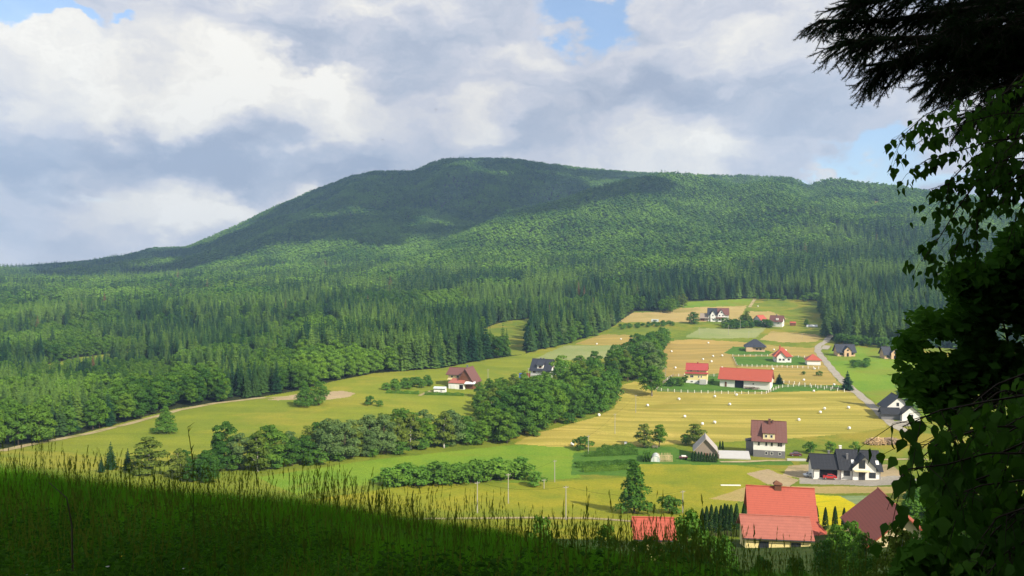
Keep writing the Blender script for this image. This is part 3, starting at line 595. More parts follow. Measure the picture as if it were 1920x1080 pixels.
for px, py, h in ((208, 880, 52), (240, 882, 42), (190, 886, 30)): one('spruce_tree', 'spruce', px, py, h, ('tallest', 'second', 'smallest')[[52, 42, 30].index(h)]+' young spruce showing through the tall grass at left', 'spruce', 'young spruces behind the tall grass', wide=1.4)
one('broadleaf_tree', 'olive', 280, 890, 72, 'thin brownish tree behind the tall grass at left', wide=1.5)
one('spruce_tree', 'spruce', 1700, 770, 100, 'dark blue spruce standing behind the white double house', 'spruce', wide=1.7)
for q, (px, d, h, k) in enumerate(((1010, 70, 6, 'bush'), (1130, 62, 6.5, 'bush'), (1160, 70, 8, 'olive'), (1290, 58, 10.5, 'deep'), (1325, 66, 9.5, 'deep'), (1255, 66, 8.5, 'broad'), (1370, 60, 8.5, 'deep'), (950, 60, 5, 'bush'))):
    pass
# thuja columns
def thuja_me(seed):
    rg = np.random.default_rng(seed); n = 900; t = rg.uniform(0, 1, n)**.8; a = rg.uniform(0, 6.28, n); rr = .62*np.minimum(1, (1-t)**.55*1.15)*np.where(t < .08, .8, 1)*rg.uniform(.8, 1.05, n)
    p = np.stack([rr*np.cos(a), rr*np.sin(a), .05+t*4.4], 1); v, f_ = quads(p, np.stack([np.cos(a), np.sin(a), np.full(n, .4)], 1)+rg.normal(size=(n, 3))*.3, .26, 1, rg); return leaf_np('crown', v, f_, MF['thuja'])
K['thuja', 0] = (thuja_me(1), trunk_me(3.5, .07), 4.5); K['thuja', 1] = (thuja_me(2), trunk_me(3.5, .07), 4.5)
# ------------------------------------------------------------------ building materials
print('buildings')
def roofmat(name, col, rib=0, var=.12, rough=.5):
    m, n, b = mat(name, rough, .4); o = n.n('ShaderNodeTexCoord').outputs['Object']; f = n.noise(o, .9, 5, .65)
    c = n.mix(f, tuple(q*(1-var) for q in col), tuple(min(1, q*(1+var)) for q in col)); mp = n.n('ShaderNodeMapping'); mp.inputs['Scale'].default_value = (2.2, 2.2, .25); n.put(mp.inputs[0], o); c = n.mix(n.maprange(n.noise(mp.outputs[0], 1., 5, .7), .5, .75, 0., .45), c, tuple(q*.55 for q in col))
    zz = n.xyz(o)[2]; c = n.mix(n.m('MULTIPLY', n.m('POWER', n.m('ABSOLUTE', n.m('SINE', n.m('MULTIPLY', zz, 9.))), 12.), .35), c, tuple(q*.5 for q in col)); n.put(b.inputs['Base Color'], c)
    if rib:
        x, y, z = n.xyz(o); s_ = n.m('POWER', n.m('ABSOLUTE', n.m('SINE', n.m('MULTIPLY', x, rib))), 6.); s2 = n.m('POWER', n.m('ABSOLUTE', n.m('SINE', n.m('MULTIPLY', z, rib*1.2))), 10.)
        bp = n.n('ShaderNodeBump'); bp.inputs['Strength'].default_value = .5; bp.inputs['Distance'].default_value = .05; n.put(bp.inputs['Height'], n.m('MAXIMUM', s_, s2)); n.put(b.inputs['Normal'], bp.outputs[0])
    return m
W = dict(white=plain('white_render', (.78, .77, .73), .85, .2, .06, .5), cream=plain('cream_render', (.72, .62, .36), .85, .2, .06, .5), yellow=plain('yellow_render', (.78, .66, .30), .85, .2, .06, .5),
 brick=plain('raw_brick', (.60, .42, .26), .9, .1, .12, 2), grey=plain('grey_plinth', (.17, .17, .18), .8, .2, .15, 2), wood=plain('weathered_boards', (.30, .25, .20), .9, .1, .25, 3), brown=plain('brown_boards', (.16, .07, .04), .8, .2, .2, 3),
 conc=plain('concrete', (.45, .45, .44), .9, .2, .1, .8), red=roofmat('red_roof', (.40, .085, .05), 0), salmon=roofmat('faded_red_roof', (.36, .12, .085), 0, .22), maroon=roofmat('maroon_roof', (.36, .080, .042), 0),
 plum=roofmat('brown_roof', (.16, .068, .055), 3.), slate=roofmat('slate_roof', (.035, .04, .055), 3.), black=roofmat('black_roof', (.018, .02, .026), 3.), greyroof=roofmat('grey_sheet_roof', (.42, .38, .35), 4.), crimson=roofmat('crimson_roof', (.38, .065, .06), 0),
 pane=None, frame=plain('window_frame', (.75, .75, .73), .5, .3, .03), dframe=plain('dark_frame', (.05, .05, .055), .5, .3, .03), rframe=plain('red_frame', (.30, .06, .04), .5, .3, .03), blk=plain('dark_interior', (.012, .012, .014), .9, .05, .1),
 blue=plain('blue_sheet', (.05, .12, .45), .5, .4, .05), film=plain('translucent_film', (.55, .62, .60), .35, .5, .1), plastic=plain('bale_wrap', (.74, .75, .74), .35, .5, .03), car=plain('silver_paint', (.62, .64, .66), .25, .6, .02, 1, .4), carred=plain('red_paint', (.45, .03, .03), .3, .6, .02), cardark=plain('maroon_paint', (.12, .04, .05), .3, .6, .02), rubber=plain('rubber', (.02, .02, .02), .9, .1, .1))
pm, pn, pb_ = mat('window_glass', .08, .6); pb_.inputs['Base Color'].default_value = (.03, .035, .045, 1); W['pane'] = pm
class House:
    def __init__(s, name, label, cat, px, py, rz, start=120, loc=None, group=None):
        p = loc if loc is not None else at(px, py, start); s.k = p.y/F*math.sqrt(1+((px-960)/F)**2)**0; s.root = thing(name, label, cat, p, R(rz), group); s.p = p
    def part(s, name, mb, m, parent=None, label=None):
        o = mb.build(name, m, parent or s.root)
        if label: o['label'] = label
        return o
    def walls(s, x0, x1, y0, y1, h, rise, ax, m, z0=-1.5, name='wall', label=None):
        mb = MB()
        if ax == 'x':
            ym = (y0+y1)/2; pr = [(y0, z0), (y1, z0), (y1, h), (ym, h+rise), (y0, h)]; vs = [(x0, y, z) for y, z in pr]+[(x1, y, z) for y, z in pr]
        else:
            xm = (x0+x1)/2; pr = [(x0, z0), (x1, z0), (x1, h), (xm, h+rise), (x0, h)]; vs = [(x, y0, z) for x, z in pr]+[(x, y1, z) for x, z in pr]
        mb.add(vs, [(0, 1, 2, 3, 4), (5, 6, 7, 8, 9)]+[(i, i+5, (i+1) % 5+5, (i+1) % 5) for i in range(5)]); return s.part(name, mb, m, label=label)
    def boxpart(s, name, c, d, m, parent=None, label=None): return s.part(name, MB().box(c, d), m, parent, label)
    def roof(s, x0, x1, y0, y1, h, rise, ax, m, ov=.5, th=.18, name='roof', label=None):
        mb = MB(); e = .03
        if ax == 'x':
            ym = (y0+y1)/2; sl_ = rise/(ym-y0); zr = h+rise+th+e; ze = h-sl_*ov+th+e
            mb.slab([(x0-ov, y0-ov, ze), (x1+ov, y0-ov, ze), (x1+ov, ym, zr), (x0-ov, ym, zr)], th); mb.slab([(x0-ov, ym, zr), (x1+ov, ym, zr), (x1+ov, y1+ov, ze), (x0-ov, y1+ov, ze)], th)
        else:
            xm = (x0+x1)/2; sl_ = rise/(xm-x0); zr = h+rise+th+e; ze = h-sl_*ov+th+e
            mb.slab([(x0-ov, y0-ov, ze), (xm, y0-ov, zr), (xm, y1+ov, zr), (x0-ov, y1+ov, ze)], th); mb.slab([(xm, y0-ov, zr), (x1+ov, y0-ov, ze), (x1+ov, y1+ov, ze), (xm, y1+ov, zr)], th)
        o = s.part(name, mb, m, label=label); rc = MB(); gt = MB()
        if ax == 'x':
            rc.tube([(x0-ov, ym, zr+.03), (x1+ov, ym, zr+.03)], [.13, .13], 6)
            for y_ in (y0-ov-.06, y1+ov+.06): gt.tube([(x0-ov, y_, ze-.12), (x1+ov, y_, ze-.12)], [.08, .08], 6)
        else:
            rc.tube([(xm, y0-ov, zr+.03), (xm, y1+ov, zr+.03)], [.13, .13], 6)
            for x_ in (x0-ov-.06, x1+ov+.06): gt.tube([(x_, y0-ov, ze-.12), (x_, y1+ov, ze-.12)], [.08, .08], 6)
        s.part('ridge_cap', rc, m, o); s.part('gutter', gt, W['dframe'], o); return o
    def hip(s, x0, x1, y0, y1, h, rise, m, ov=.5, inset=None, name='roof'):
        x0 -= ov; x1 += ov; y0 -= ov; y1 += ov; ym = (y0+y1)/2; i = (y1-y0)/2 if inset is None else inset; z = h+rise; mb = MB()
        mb.add([(x0, y0, h), (x1, y0, h), (x1, y1, h), (x0, y1, h), (x0+i, ym, z), (x1-i, ym, z), (x0, y0, h-.18), (x1, y0, h-.18), (x1, y1, h-.18), (x0, y1, h-.18)],
               [(0, 1, 5, 4), (1, 2, 5), (2, 3, 4, 5), (3, 0, 4), (0, 6, 7, 1), (1, 7, 8, 2), (2, 8, 9, 3), (3, 9, 6, 0), (9, 8, 7, 6)]); return s.part(name, mb, m)
    def win(s, side, a, z, w, h, y=0., fm='frame', name='window', bar=True):
        fr = MB(); pn_ = MB(); t = .09
        def B(mb, ca, cz, wa, hz_, dp, off):
            if side == 'front': mb.box((ca, y-off, cz), (wa, dp, hz_))
            elif side == 'back': mb.box((ca, y+off, cz), (wa, dp, hz_))
            elif side == 'right': mb.box((y+off, ca, cz), (dp, wa, hz_))
            else: mb.box((y-off, ca, cz), (dp, wa, hz_))
        B(fr, a, z+h/2-t/2, w, t, .08, .04); B(fr, a, z-h/2+t/2, w, t, .08, .04); B(fr, a-w/2+t/2, z, t, h-2*t, .08, .04); B(fr, a+w/2-t/2, z, t, h-2*t, .08, .04)
        if bar and w > .9: B(fr, a, z, t*.7, h-2*t, .07, .035)
        B(pn_, a, z, w-2*t, h-2*t, .03, .015); f = s.part(name, fr, W[fm]); s.part('pane', pn_, W['pane'], f); return f
    def chimney(s, rf, x, y, z0, z1, w=.7, m='grey'):
        mb = MB().box((x, y, (z0+z1)/2), (w, w, z1-z0)); mb.box((x, y, z1+.05), (w*1.25, w*1.25, .12)); return s.part('chimney', mb, W[m], rf)
# ---- the new white house with the garage (front right)
H = House('white_house', 'new white house with black roof, gabled front and open garage', 'house', 1589, 899, -10); k = H.k
GX0, GX1, MX1 = -10.2, -1.9, 9.8
H.walls(GX0, GX1, .6, 8.6, 3.4, 3.2, 'x', W['white'], label='white garage wing wall'); H.walls(GX1, MX1, 0, 10.4, 3.6, 4.6, 'x', W['white']); H.walls(1.3, 8.3, -.9, 5, 4.1, 3.5, 'y', W['white'], name='gable_front')
rf = H.roof(GX0, GX1-.3, .6, 8.6, 3.4, 3.2, 'x', W['black'], .7); H.chimney(rf, -4.5, 6, 5.5, 7.6, .6)
r2 = H.roof(GX1, MX1, 0, 10.4, 3.6, 4.6, 'x', W['black'], .75); H.chimney(r2, -.9, 6.3, 7.2, 9.3, .7, 'white'); H.chimney(r2, .4, 2.6, 5.4, 7.6, .55)
H.roof(1.3, 8.3, -.9, 5, 4.1, 3.5, 'y', W['black'], .6, name='gable_roof')
for x in (1.9, 9.2):
    pt = MB(); sl_ = math.atan2(4.6, 5.2)
    for y, z in ((1.6, 5.27),): 
        pt.slab([(x-.45+.0, y-.55, z-.40), (x+.45, y-.55, z-.40), (x+.45, y+.55, z+.62), (x-.45, y+.55, z+.62)], .1)
    H.part('skylight', pt, W['frame'], r2)
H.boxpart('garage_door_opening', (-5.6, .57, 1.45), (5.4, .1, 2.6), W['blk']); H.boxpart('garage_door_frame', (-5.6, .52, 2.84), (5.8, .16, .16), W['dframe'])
gc = House('parked_car', 'red car parked inside the open garage of the white house', 'car', 1589, 899, -10); gc.root.location = H.root.matrix_basis @ Vector((0, 0, 0)) if False else H.p+Matrix.Rotation(R(-10), 3, 'Z') @ Vector((-5.4, .1, 0)); 
H.win('front', -.2, 2.0, 1.9, 1.7, 0, 'dframe'); H.win('front', 8.9, 1.9, .01+1., 1.5, 0, 'dframe') if False else None
H.win('front', 7.2, 1.85, 2., 1.8, -.9, 'dframe'); H.win('front', 4.1, 5.2, 1.9, 2.7, -.9, 'dframe'); d_ = H.boxpart('door', (4.1, -.96, 1.35), (1.9, .1, 2.7), W['dframe']); H.boxpart('door_glass', (4.4, -1.03, 1.4), (.7, .04, 2.1), W['pane'], d_)
H.boxpart('balcony', (3.9, -1.7, 3.25), (4.6, 1.6, .22), W['cream']); H.boxpart('doorstep', (3.9, -1.9, .08), (4.6, 2.0, .3), W['conc'])
for x, y, z in ((GX1-.1, -.08, 1.8), (MX1-.1, -.08, 1.8), (GX0+.1, .52, 1.6), (1.25, -.98, 1.9)): H.part('drainpipe', MB().tube([(x, y, 0), (x, y, z*2-.2)], [.06, .06], 6), W['dframe'])
# ---- tall white house with brown roof
H = House('white_house', 'tall white house with steep brown roof and grey plinth', 'house', 1442, 858, -15); k = H.k; w = 57*k/2
H.walls(-w, w, 0, 9, 6.6, 5.8, 'x', W['white']); H.walls(-w-.04, w+.04, -.04, 9.04, 2.6, .02, 'x', W['grey'], name='plinth')
rf = H.roof(-w, w, 0, 9, 6.6, 5.8, 'x', W['plum'], .75); H.chimney(rf, .2, 3.6, 10.6, 13.4, .8, 'plum'); H.chimney(rf, 1.3, 3.9, 10.8, 13, .5, 'plum')
H.boxpart('dormer', (.3-.4, 1.3, 7.8), (4.1, 2.8, 2.3), W['cream']); H.part('dormer_roof', MB().slab([(-2.5, -.5, 8.9), (2.3, -.5, 8.9), (2.3, 4., 12.0), (-2.5, 4., 12.0)], .15), W['plum'])
for x in (-1.1, .8): H.win('front', x, 7.8, .9, 1.1, -.1, 'frame', bar=False)
for x in (-3.6, -1., .9, 3.7): H.win('front', x, 4.9, .9 if x < 2 else 1.7, 1.5, -.0, 'frame')
for x in (-1., .9, 3.7): H.win('front', x, 1.6, .9, 1.1, -.05, 'frame', bar=False)
H.boxpart('entrance_porch', (-w-1.3, 4, 2.6), (2.4, 3.4, 5.2), W['grey']); H.part('porch_roof', MB().slab([(-w-2.8, 2, 5.3), (-w-.1, 2, 5.9), (-w-.1, 6, 5.9), (-w-2.8, 6, 5.3)], .15), W['black'])
y = House('concrete_ramp', 'pale grey concrete yard wall and ramp left of the tall white house', 'ramp', 1382, 861, -6); w = 33*y.k
y.part('ramp_slab', MB().slab([(-w, -.3, .35), (w*.75, -.3, .35), (w*.85, 7, 1.5), (-w*.92, 7, 1.5)], .6), W['conc']); y.part('parapet', MB().box((-w, 3, .7), (.25, 6.5, 1.7)), W['conc'])
# ---- wooden hut
H = House('wooden_hut', 'weathered wooden hut with grey gable roof behind thujas', 'hut', 1323, 862, -12); w = 3.6
H.walls(-w, w, 0, 8.5, 3.6, 3.9, 'y', W['wood']); H.roof(-w, w, 0, 8.5, 3.6, 3.9, 'y', W['greyroof'], .75); H.boxpart('door', (.3, -.05, 1.2), (1.4, .1, 2.3), W['brown'])
_l = []
for i in range(9):
    p = at(1299+i*5.4, 865+.2*i); _r = tree('thuja', 'thuja', p, random.uniform(2.8, 3.6), 'thuja in the row hiding the front of the wooden hut', 'thuja', 'thujas in front of the wooden hut', 1.5); _l.append((i, _r))
rank(_l)
for px in (1350, 1355): tree('thuja', 'thuja', at(px, 843), 3.4, ('left' if px == 1350 else 'right')+' thuja of the pair right of the wooden hut', 'thuja', 'thuja pair right of the wooden hut')
# ---- yellow house + long red barn
H = House('yellow_house', 'small yellow house with crimson mansard roof and white basement', 'house', 1306, 719, -17); w = 19.5*H.k
H.walls(-w, w, 0, 8, 5.6, .02, 'x', W['yellow']); H.walls(-w-.04, w+.04, -.05, 8.04, 1.9, .02, 'x', W['white'], name='plinth'); H.walls(-w+.3, w-.3, .9, 7.4, 7.6, 2.6, 'x', W['yellow'], z0=5, name='attic_wall')
rf = H.roof(-w+.3, w-.3, .9, 7.4, 7.7, 2.9, 'x', W['crimson'], .7); H.chimney(rf, .3, 4.2, 9.5, 11.4, .7, 'crimson'); H.part('eave_roof', MB().slab([(-w-.6, -.8, 5.55), (w+.6, -.8, 5.55), (w+.6, 1.0, 6.3), (-w-.6, 1.0, 6.3)], .15), W['crimson'])
for x in (-3., .6): H.win('front', x, 7.0, 1.2, .9, .9, bar=False)
for x, q in ((-2.6, 1.9), (1.2, .7), (2.6, .7)): H.win('front', x, 3.9, q, 1.3, 0)
for x in (-2.6, 1.2, 4.2): H.win('front', x, 1.0, 1.3, .9, -.05)
H.boxpart('porch', (w-2.2, -1.6, 1.3), (3.6, 3, 2.6), W['conc'])
H = House('barn', 'long white barn with big red roof and dark gateway', 'barn', 1396, 728, -25); w = 13.2
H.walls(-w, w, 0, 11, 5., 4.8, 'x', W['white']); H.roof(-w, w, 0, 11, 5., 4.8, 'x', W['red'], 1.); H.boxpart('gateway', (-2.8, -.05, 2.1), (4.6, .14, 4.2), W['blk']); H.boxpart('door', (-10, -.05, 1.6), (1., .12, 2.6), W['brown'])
H.win('front', 4.6, 2.7, .9, .9, 0, bar=False); H.win('right', 4, 2.5, 1.1, 1.1, w); H.win('right', 7, 2.5, 1.1, 1.1, w)
for q in range(7): pass
wp = MB()
for i in range(60): x = random.uniform(.6, 8); z = random.uniform(.1, 1.3); wp.tube([(x-.8, -1.-random.uniform(0, 1.6), z), (x+.8, -1.-random.uniform(0, 1.6), z)], [.13, .12], 6)
o = wp.build('wood_pile', W['wood']); o.location = H.p; o.rotation_euler = (0, 0, R(-25)); tag(o, 'stacked firewood leaning along the front of the long barn', 'wood pile')
# ---- dark roofed brick bungalow, white house with red hip roof, small garage
H = House('brick_bungalow', 'unfinished brick bungalow with dark hip roof in the hay field', 'house', 1416, 659, -15); w = 17.5*H.k
H.walls(-w, w, 0, 11, 3.2, .02, 'x', W['brick']); H.hip(-w, w, 0, 11, 3.25, 5., W['slate'], 1.2); H.part('porch_roof', MB().slab([(-w-.5, -2.5, 3.2), (-w+6, -2.5, 3.2), (-w+4.5, 2, 5.4), (-w+1, 2, 5.4)], .15), W['slate']); H.boxpart('porch', (-w+2.6, -1.2, 1.5), (4.4, 2.4, 3), W['brick'])
for x in (1.2, 3.6): H.win('front', x, 1.7, 1.4, 1.2, 0, 'dframe')
H = House('white_house', 'white house with steep red hip roof inside the fenced lawn', 'house', 1468, 679, -12); w = 15*H.k
H.walls(-w, w, 0, 9.5, 3.7, .02, 'x', W['white']); rf = H.hip(-w, w, 0, 9.5, 3.75, 5.4, W['red'], .9); H.chimney(rf, -1.5, 4.5, 7.5, 10.3, .8, 'red'); H.walls(-w+1.2, w-3.4, -1.6, 4, 3.6, 3.2, 'y', W['white'], name='bay'); H.roof(-w+1.2, w-3.4, -1.6, 4, 3.6, 3.2, 'y', W['red'], .7, name='bay_roof')
for x in (-w+3.2, -w+5.4): H.win('front', x, 1.8, 1.3, 1.2, -1.6, 'dframe')
H.win('front', w-1.6, 1.8, 1.3, 1.2, 0, 'dframe')
H = House('garage', 'small white garage with red pyramid roof beside the lane', 'garage', 1526, 685, -10); w = 12*H.k
H.walls(-w, w, 0, 7.5, 3.3, .02, 'x', W['white']); H.hip(-w, w, 0, 7.5, 3.35, 3.4, W['red'], .9); H.boxpart('plinth', (0, -.04, .2), (2*w, .1, .5), W['conc'])
# ---- upper village
H = House('guest_house', 'big white guesthouse with twin gables and balcony, half grey half red roof', 'house', 1347, 603, -12); w = 18.5*H.k
H.walls(-w, w, 0, 11, 6.4, 5.2, 'x', W['white']); H.roof(-w, -1.5, 0, 11, 6.4, 5.2, 'x', W['slate'], .7, label='grey half of the roof'); H.roof(-1.3, w, 0, 11, 6.4, 5.2, 'x', W['plum'], .7, label='reddish half of the roof')
H.walls(-7, -2.6, -1, 5, 6.4, 3.6, 'y', W['white'], name='gable_front'); H.roof(-7, -2.6, -1, 5, 6.4, 3.6, 'y', W['slate'], .5, name='gable_roof'); H.walls(-.6, 5.4, -1, 5, 6.4, 4.4, 'y', W['white'], name='gable_front'); H.roof(-.6, 5.4, -1, 5, 6.4, 4.4, 'y', W['plum'], .5, name='gable_roof')
H.boxpart('balcony', (1.8, -1.9, 3.5), (8.5, 1.6, 1.1), W['brown'])
for x in (-4.8, 1., 3.8): H.win('front', x, 5.6, 1.2, 1.4, -1); H.win('front', x, 2., 1.2, 1.4, -1)
H.win('front', 2.4, 8.2, 1.2, 1.3, -1, bar=False); H.win('right', 3.5, 4.8, 1.2, 1.4, w); H.win('right', 7.5, 4.8, 1.2, 1.4, w)
H = House('barn', 'brown wooden barn with weathered roof beside the big guesthouse', 'barn', 1322, 602, -20); H.walls(-4, 6, 0, 8, 3, 3.6, 'x', W['brown']); H.roof(-4, 6, 0, 8, 3, 3.6, 'x', W['wood'], .8); H.boxpart('gate', (1, -.06, 1.4), (3, .12, 2.7), W['wood'])
H = House('farm_house', 'small white farmhouse with bright red roof among upper trees', 'house', 1432, 609, 35); H.walls(-4, 4, 0, 8, 4.5, 3.6, 'x', W['white']); H.roof(-4, 4, 0, 8, 4.5, 3.6, 'x', W['red'], .7); H.win('front', -1, 2.6, 1, 1.2, 0); H.win('front', 2, 2.6, 1, 1.2, 0)
H = House('white_house', 'white gabled house with brown roof, rightmost of the upper village', 'house', 1459, 613, -30); H.walls(-7, 3.4, 0, 8, 5, 4.4, 'x', W['white']); rf = H.roof(-7, 3.4, 0, 8, 5, 4.4, 'x', W['plum'], .7); H.chimney(rf, -2, 3.6, 8.6, 10.6, .7); H.win('right', 2.6, 3.2, 1.2, 1.5, 3.4); H.win('right', 5.6, 3.2, 1.2, 1.5, 3.4); H.win('front', 0, 3.2, 1.2, 1.3, 0); H.boxpart('dormer', (-1, .9, 6.6), (2, 1.8, 1.6), W['white'])
H = House('shed', 'small reddish shed at the right end of the upper gardens', 'shed', 1487, 611, -10); H.walls(-2.2, 2.2, 0, 3, 2.4, 1., 'x', W['brown']); H.roof(-2.2, 2.2, 0, 3, 2.4, 1., 'x', W['red'], .3)
H = House('polytunnel', 'low white plastic tunnel on the upper meadow', 'polytunnel', 1522, 613, -6); mb = MB()
for i in range(9): mb.tube([(x_, i*.0, 0) for x_ in (0, .1)], [.01, .01], 3) if False else None
for q in range(12): 
    a0, a1 = math.pi*q/12, math.pi*(q+1)/12; mb.add([(-4.5, math.cos(a0)*1.6, math.sin(a0)*1.9), (4.5, math.cos(a0)*1.6, math.sin(a0)*1.9), (4.5, math.cos(a1)*1.6, math.sin(a1)*1.9), (-4.5, math.cos(a1)*1.6, math.sin(a1)*1.9)], [(0, 1, 2, 3)])
H.part('cover', mb, W['plastic']); hp = MB()
for x in (-4.5, -2.25, 0, 2.25, 4.5): hp.tube([(x, math.cos(math.pi*q/8)*1.65, math.sin(math.pi*q/8)*1.95) for q in range(9)], [.06]*9, 5)
H.part('hoops', hp, W['conc'])
H = House('caravan', 'pale caravan parked in the garden strip above the valley trees', 'caravan', 1228, 604, -8); H.part('body', MB().slab([(-3.2, -1, 2.5), (3.2, -1, 2.5), (3., 1, 2.6), (-3., 1, 2.6)], 2.1), W['film']); H.boxpart('window', (0, -1.03, 1.7), (3.2, .06, .7), W['pane']); H.part('wheel', MB().tube([(0, -1.05, .35), (0, -.8, .35)], [.35, .35], 10), W['rubber'])
# ---- red roofed farmhouse on the left meadow, slate roofed house
H = House('farm_house', 'two storey farmhouse with large brown red roofs beside a hedge', 'house', 861, 729, -18); 
H.walls(-7.8, 1.5, 4, 13, 7., 2.6, 'x', W['cream']); H.roof(-7.8, 1.5, 4, 13, 7., 2.6, 'x', W['plum'], 1.); H.walls(-1.5, 7.2, 1.2, 12, 3.6, 6.6, 'y', W['brown'], name='wing_wall'); rf = H.roof(-1.5, 7.2, 1.2, 12, 3.6, 6.6, 'y', W['plum'], .6, name='wing_roof', label='tall steep roof of the right wing'); H.chimney(rf, 1., 9, 9, 11.2, .7)
H.boxpart('lower_wall', (-1.2, 0, 1.1), (8.4, 2.4, 4), W['white']); H.part('lower_roof', MB().slab([(-5.6, -1.6, 3.1), (3.4, -1.6, 3.1), (2.6, 2.6, 5.0), (-4.6, 2.6, 5.0)], .15), W['salmon']); H.part('canopy', MB().slab([(3.4, -1.8, 2.9), (8.6, -.2, 2.9), (8.4, 2., 3.8), (3.2, 1., 3.8)], .1), W['frame'])
for x in (-5.6, -2.4): H.win('front', x, 5.6, 1.3, 1.2, 4); H.win('front', x, 2.8, 1.3, 1.2, 4)
H.boxpart('balcony', (-4.8, 3.4, 4.2), (6, 1.2, .5), W['cream']); H.boxpart('garage_door', (-3, -1.24, 1.2), (2.6, .08, 2.2), W['frame']); H.boxpart('terrace_door', (1.6, -1.24, 1.2), (2., .08, 2.2), W['blk'])
H = House('shed', 'low white shed with pale blue roof left of the farmhouse', 'shed', 824, 736, -10); H.walls(-2.9, 2.9, 0, 3, 1.9, .6, 'x', W['white']); H.roof(-2.9, 2.9, 0, 3, 1.9, .6, 'x', W['film'], .3); H.boxpart('door', (1, -.05, .9), (.9, .08, 1.8), W['conc'])
H = House('white_house', 'white house with slate roof, wide dormer and red framed windows', 'house', 1013, 709, -24); w = 5.9
H.walls(-w, w, 0, 9, 4.6, 5.4, 'x', W['white']); rf = H.roof(-w, w, 0, 9, 4.6, 5.4, 'x', W['slate'], .7); H.chimney(rf, -1.6, 4.9, 9, 10.7, .8); H.chimney(rf, .2, 4.9, 9, 10.7, .8)
H.boxpart('dormer', (-.3, 1.6, 6.2), (3.6, 2.4, 1.9), W['white']); H.part('dormer_roof', MB().slab([(-2.6, -.2, 7.2), (1.9, -.2, 7.2), (1.9, 3.8, 9.6), (-2.6, 3.8, 9.6)], .12), W['slate'])
H.win('front', -.2, 6.2, 1.5, 1.1, .4, 'rframe'); H.win('front', -3.6, 3.4, 1.7, 1.2, 0, 'rframe'); H.win('front', -.8, 3.4, .6, .9, 0, bar=False); H.win('front', 1.2, 3.4, .6, .9, 0, bar=False); H.win('front', 3.6, 3.4, .8, .9, 0, bar=False); H.win('right', 4.5, 6.2, 1.4, 1.4, w, 'rframe'); H.boxpart('plinth', (0, -.05, .6), (2*w, .1, 2.4), W['conc'])
H.boxpart('gate', (-w-1.6, 0, 1.2), (2.6, .12, 2.4), W['rframe'])
H = House('container', 'dark blue container beside the slate roofed house', 'container', 980, 709, -5); H.boxpart('body', (0, 1, 1.3), (4, 2, 2.4), W['blue']); H.boxpart('door', (0, -.03, 1.3), (1.6, .05, 2.2), W['cardark'])
H = House('hut', 'small grey roofed hut half hidden behind the slate roofed house', 'hut', 1050, 705, -25); H.walls(-2.8, 2.8, 0, 5, 2.6, 2., 'x', W['wood']); H.roof(-2.8, 2.8, 0, 5, 2.6, 2., 'x', W['greyroof'], .4)
# ---- twin unfinished houses at right
def twin(px, py, label):
    H = House('brick_house', label, 'house', px, py, -5, group='unfinished brick houses with slate roofs'); w = 16*H.k
    H.walls(-w, w, 0, 9, 3.3, 4.4, 'x', W['brick']); rf = H.roof(-w, w, 0, 9, 3.3, 4.4, 'x', W['slate'], .9); H.walls(-1.8, 2.8, -1.4, 4, 4.3, 2.3, 'y', W['brick'], name='gable_front'); H.roof(-1.8, 2.8, -1.4, 4, 4.3, 2.3, 'y', W['slate'], .5, name='gable_roof')
    H.boxpart('door', (.5, -1.45, 1.2), (1.2, .1, 2.3), W['blk']); H.win('front', .5, 4.3, 1.2, 1., -1.4, 'dframe'); H.win('front', -w+2.4, 1.6, 2.2, 1.8, 0, 'dframe'); H.win('front', w-1.8, 1.6, 1.3, 1.3, 0, 'dframe')
twin(1587, 668, 'left of the two unfinished brick houses with slate roof and porch'); twin(1675, 673, 'right of the two unfinished brick houses, next to the dark trees')
# ---- white double house behind the leaves at right
H = House('white_house', 'white gabled house with black roof half hidden by leaves', 'house', 1696, 790, -8); w = 7.
H.walls(-w+1, w-2, 6, 16, 5.2, 4.8, 'y', W['white']); H.roof(-w+1, w-2, 6, 16, 5.2, 4.8, 'y', W['black'], .8); H.walls(-1, w-.5, 0, 6, 3.4, 3.2, 'y', W['white'], name='wing_wall'); H.roof(-1, w-.5, 0, 6, 3.4, 3.2, 'y', W['black'], .7, name='wing_roof'); H.roof(-w-2, -1, 2, 7, 2.8, 2.2, 'x', W['black'], .3, name='canopy'); H.win('front', -1, 6.5, 1.1, 1.6, 6, 'dframe'); H.win('front', 2.9, 2.2, 1.4, 1.8, 0, 'dframe'); H.walls(-w-2, -1, 2.6, 6.6, 2.6, .02, 'x', W['grey'], name='canopy_wall')
# ---- lower farm: big red house, faded red barn, brown gable, small red roof (bases hidden by the tall grass)
def low(px, d, zr=None): p = at_d(px, d); return p
def lowhouse(name, label, cat, px, d, rz, base): return House(name, label, cat, px, 0, rz, loc=Vector(((px-960)/F*d, d, base)))
H = lowhouse('red_roofed_house', 'big house with bright red roof and brick chimney', 'house', 1467, 152, -11, -54.0)
H.walls(-5.2, 6.4, 0, 11, 4., 6.4, 'x', W['yellow'], z0=-4); rf = H.roof(-5.2, 6.4, 0, 11, 4., 6.4, 'x', W['red'], .7); H.chimney(rf, .2, 5.6, 9.6, 11.1, 1.3, 'brown'); H.part('chimney_cap', MB().add([(-.7, 5, 11.2), (1.1, 5, 11.2), (1.1, 6.2, 11.2), (-.7, 6.2, 11.2), (-.1, 5.6, 11.9)], [(0, 1, 4), (1, 2, 4), (2, 3, 4), (3, 0, 4), (3, 2, 1, 0)]), W['brown'])
for x in (-2.0, 2.7): H.part('lightning_rod', MB().tube([(x, 5.5, 10.4), (x, 5.5, 11.1)], [.06, .03], 5), W['blk'], rf)
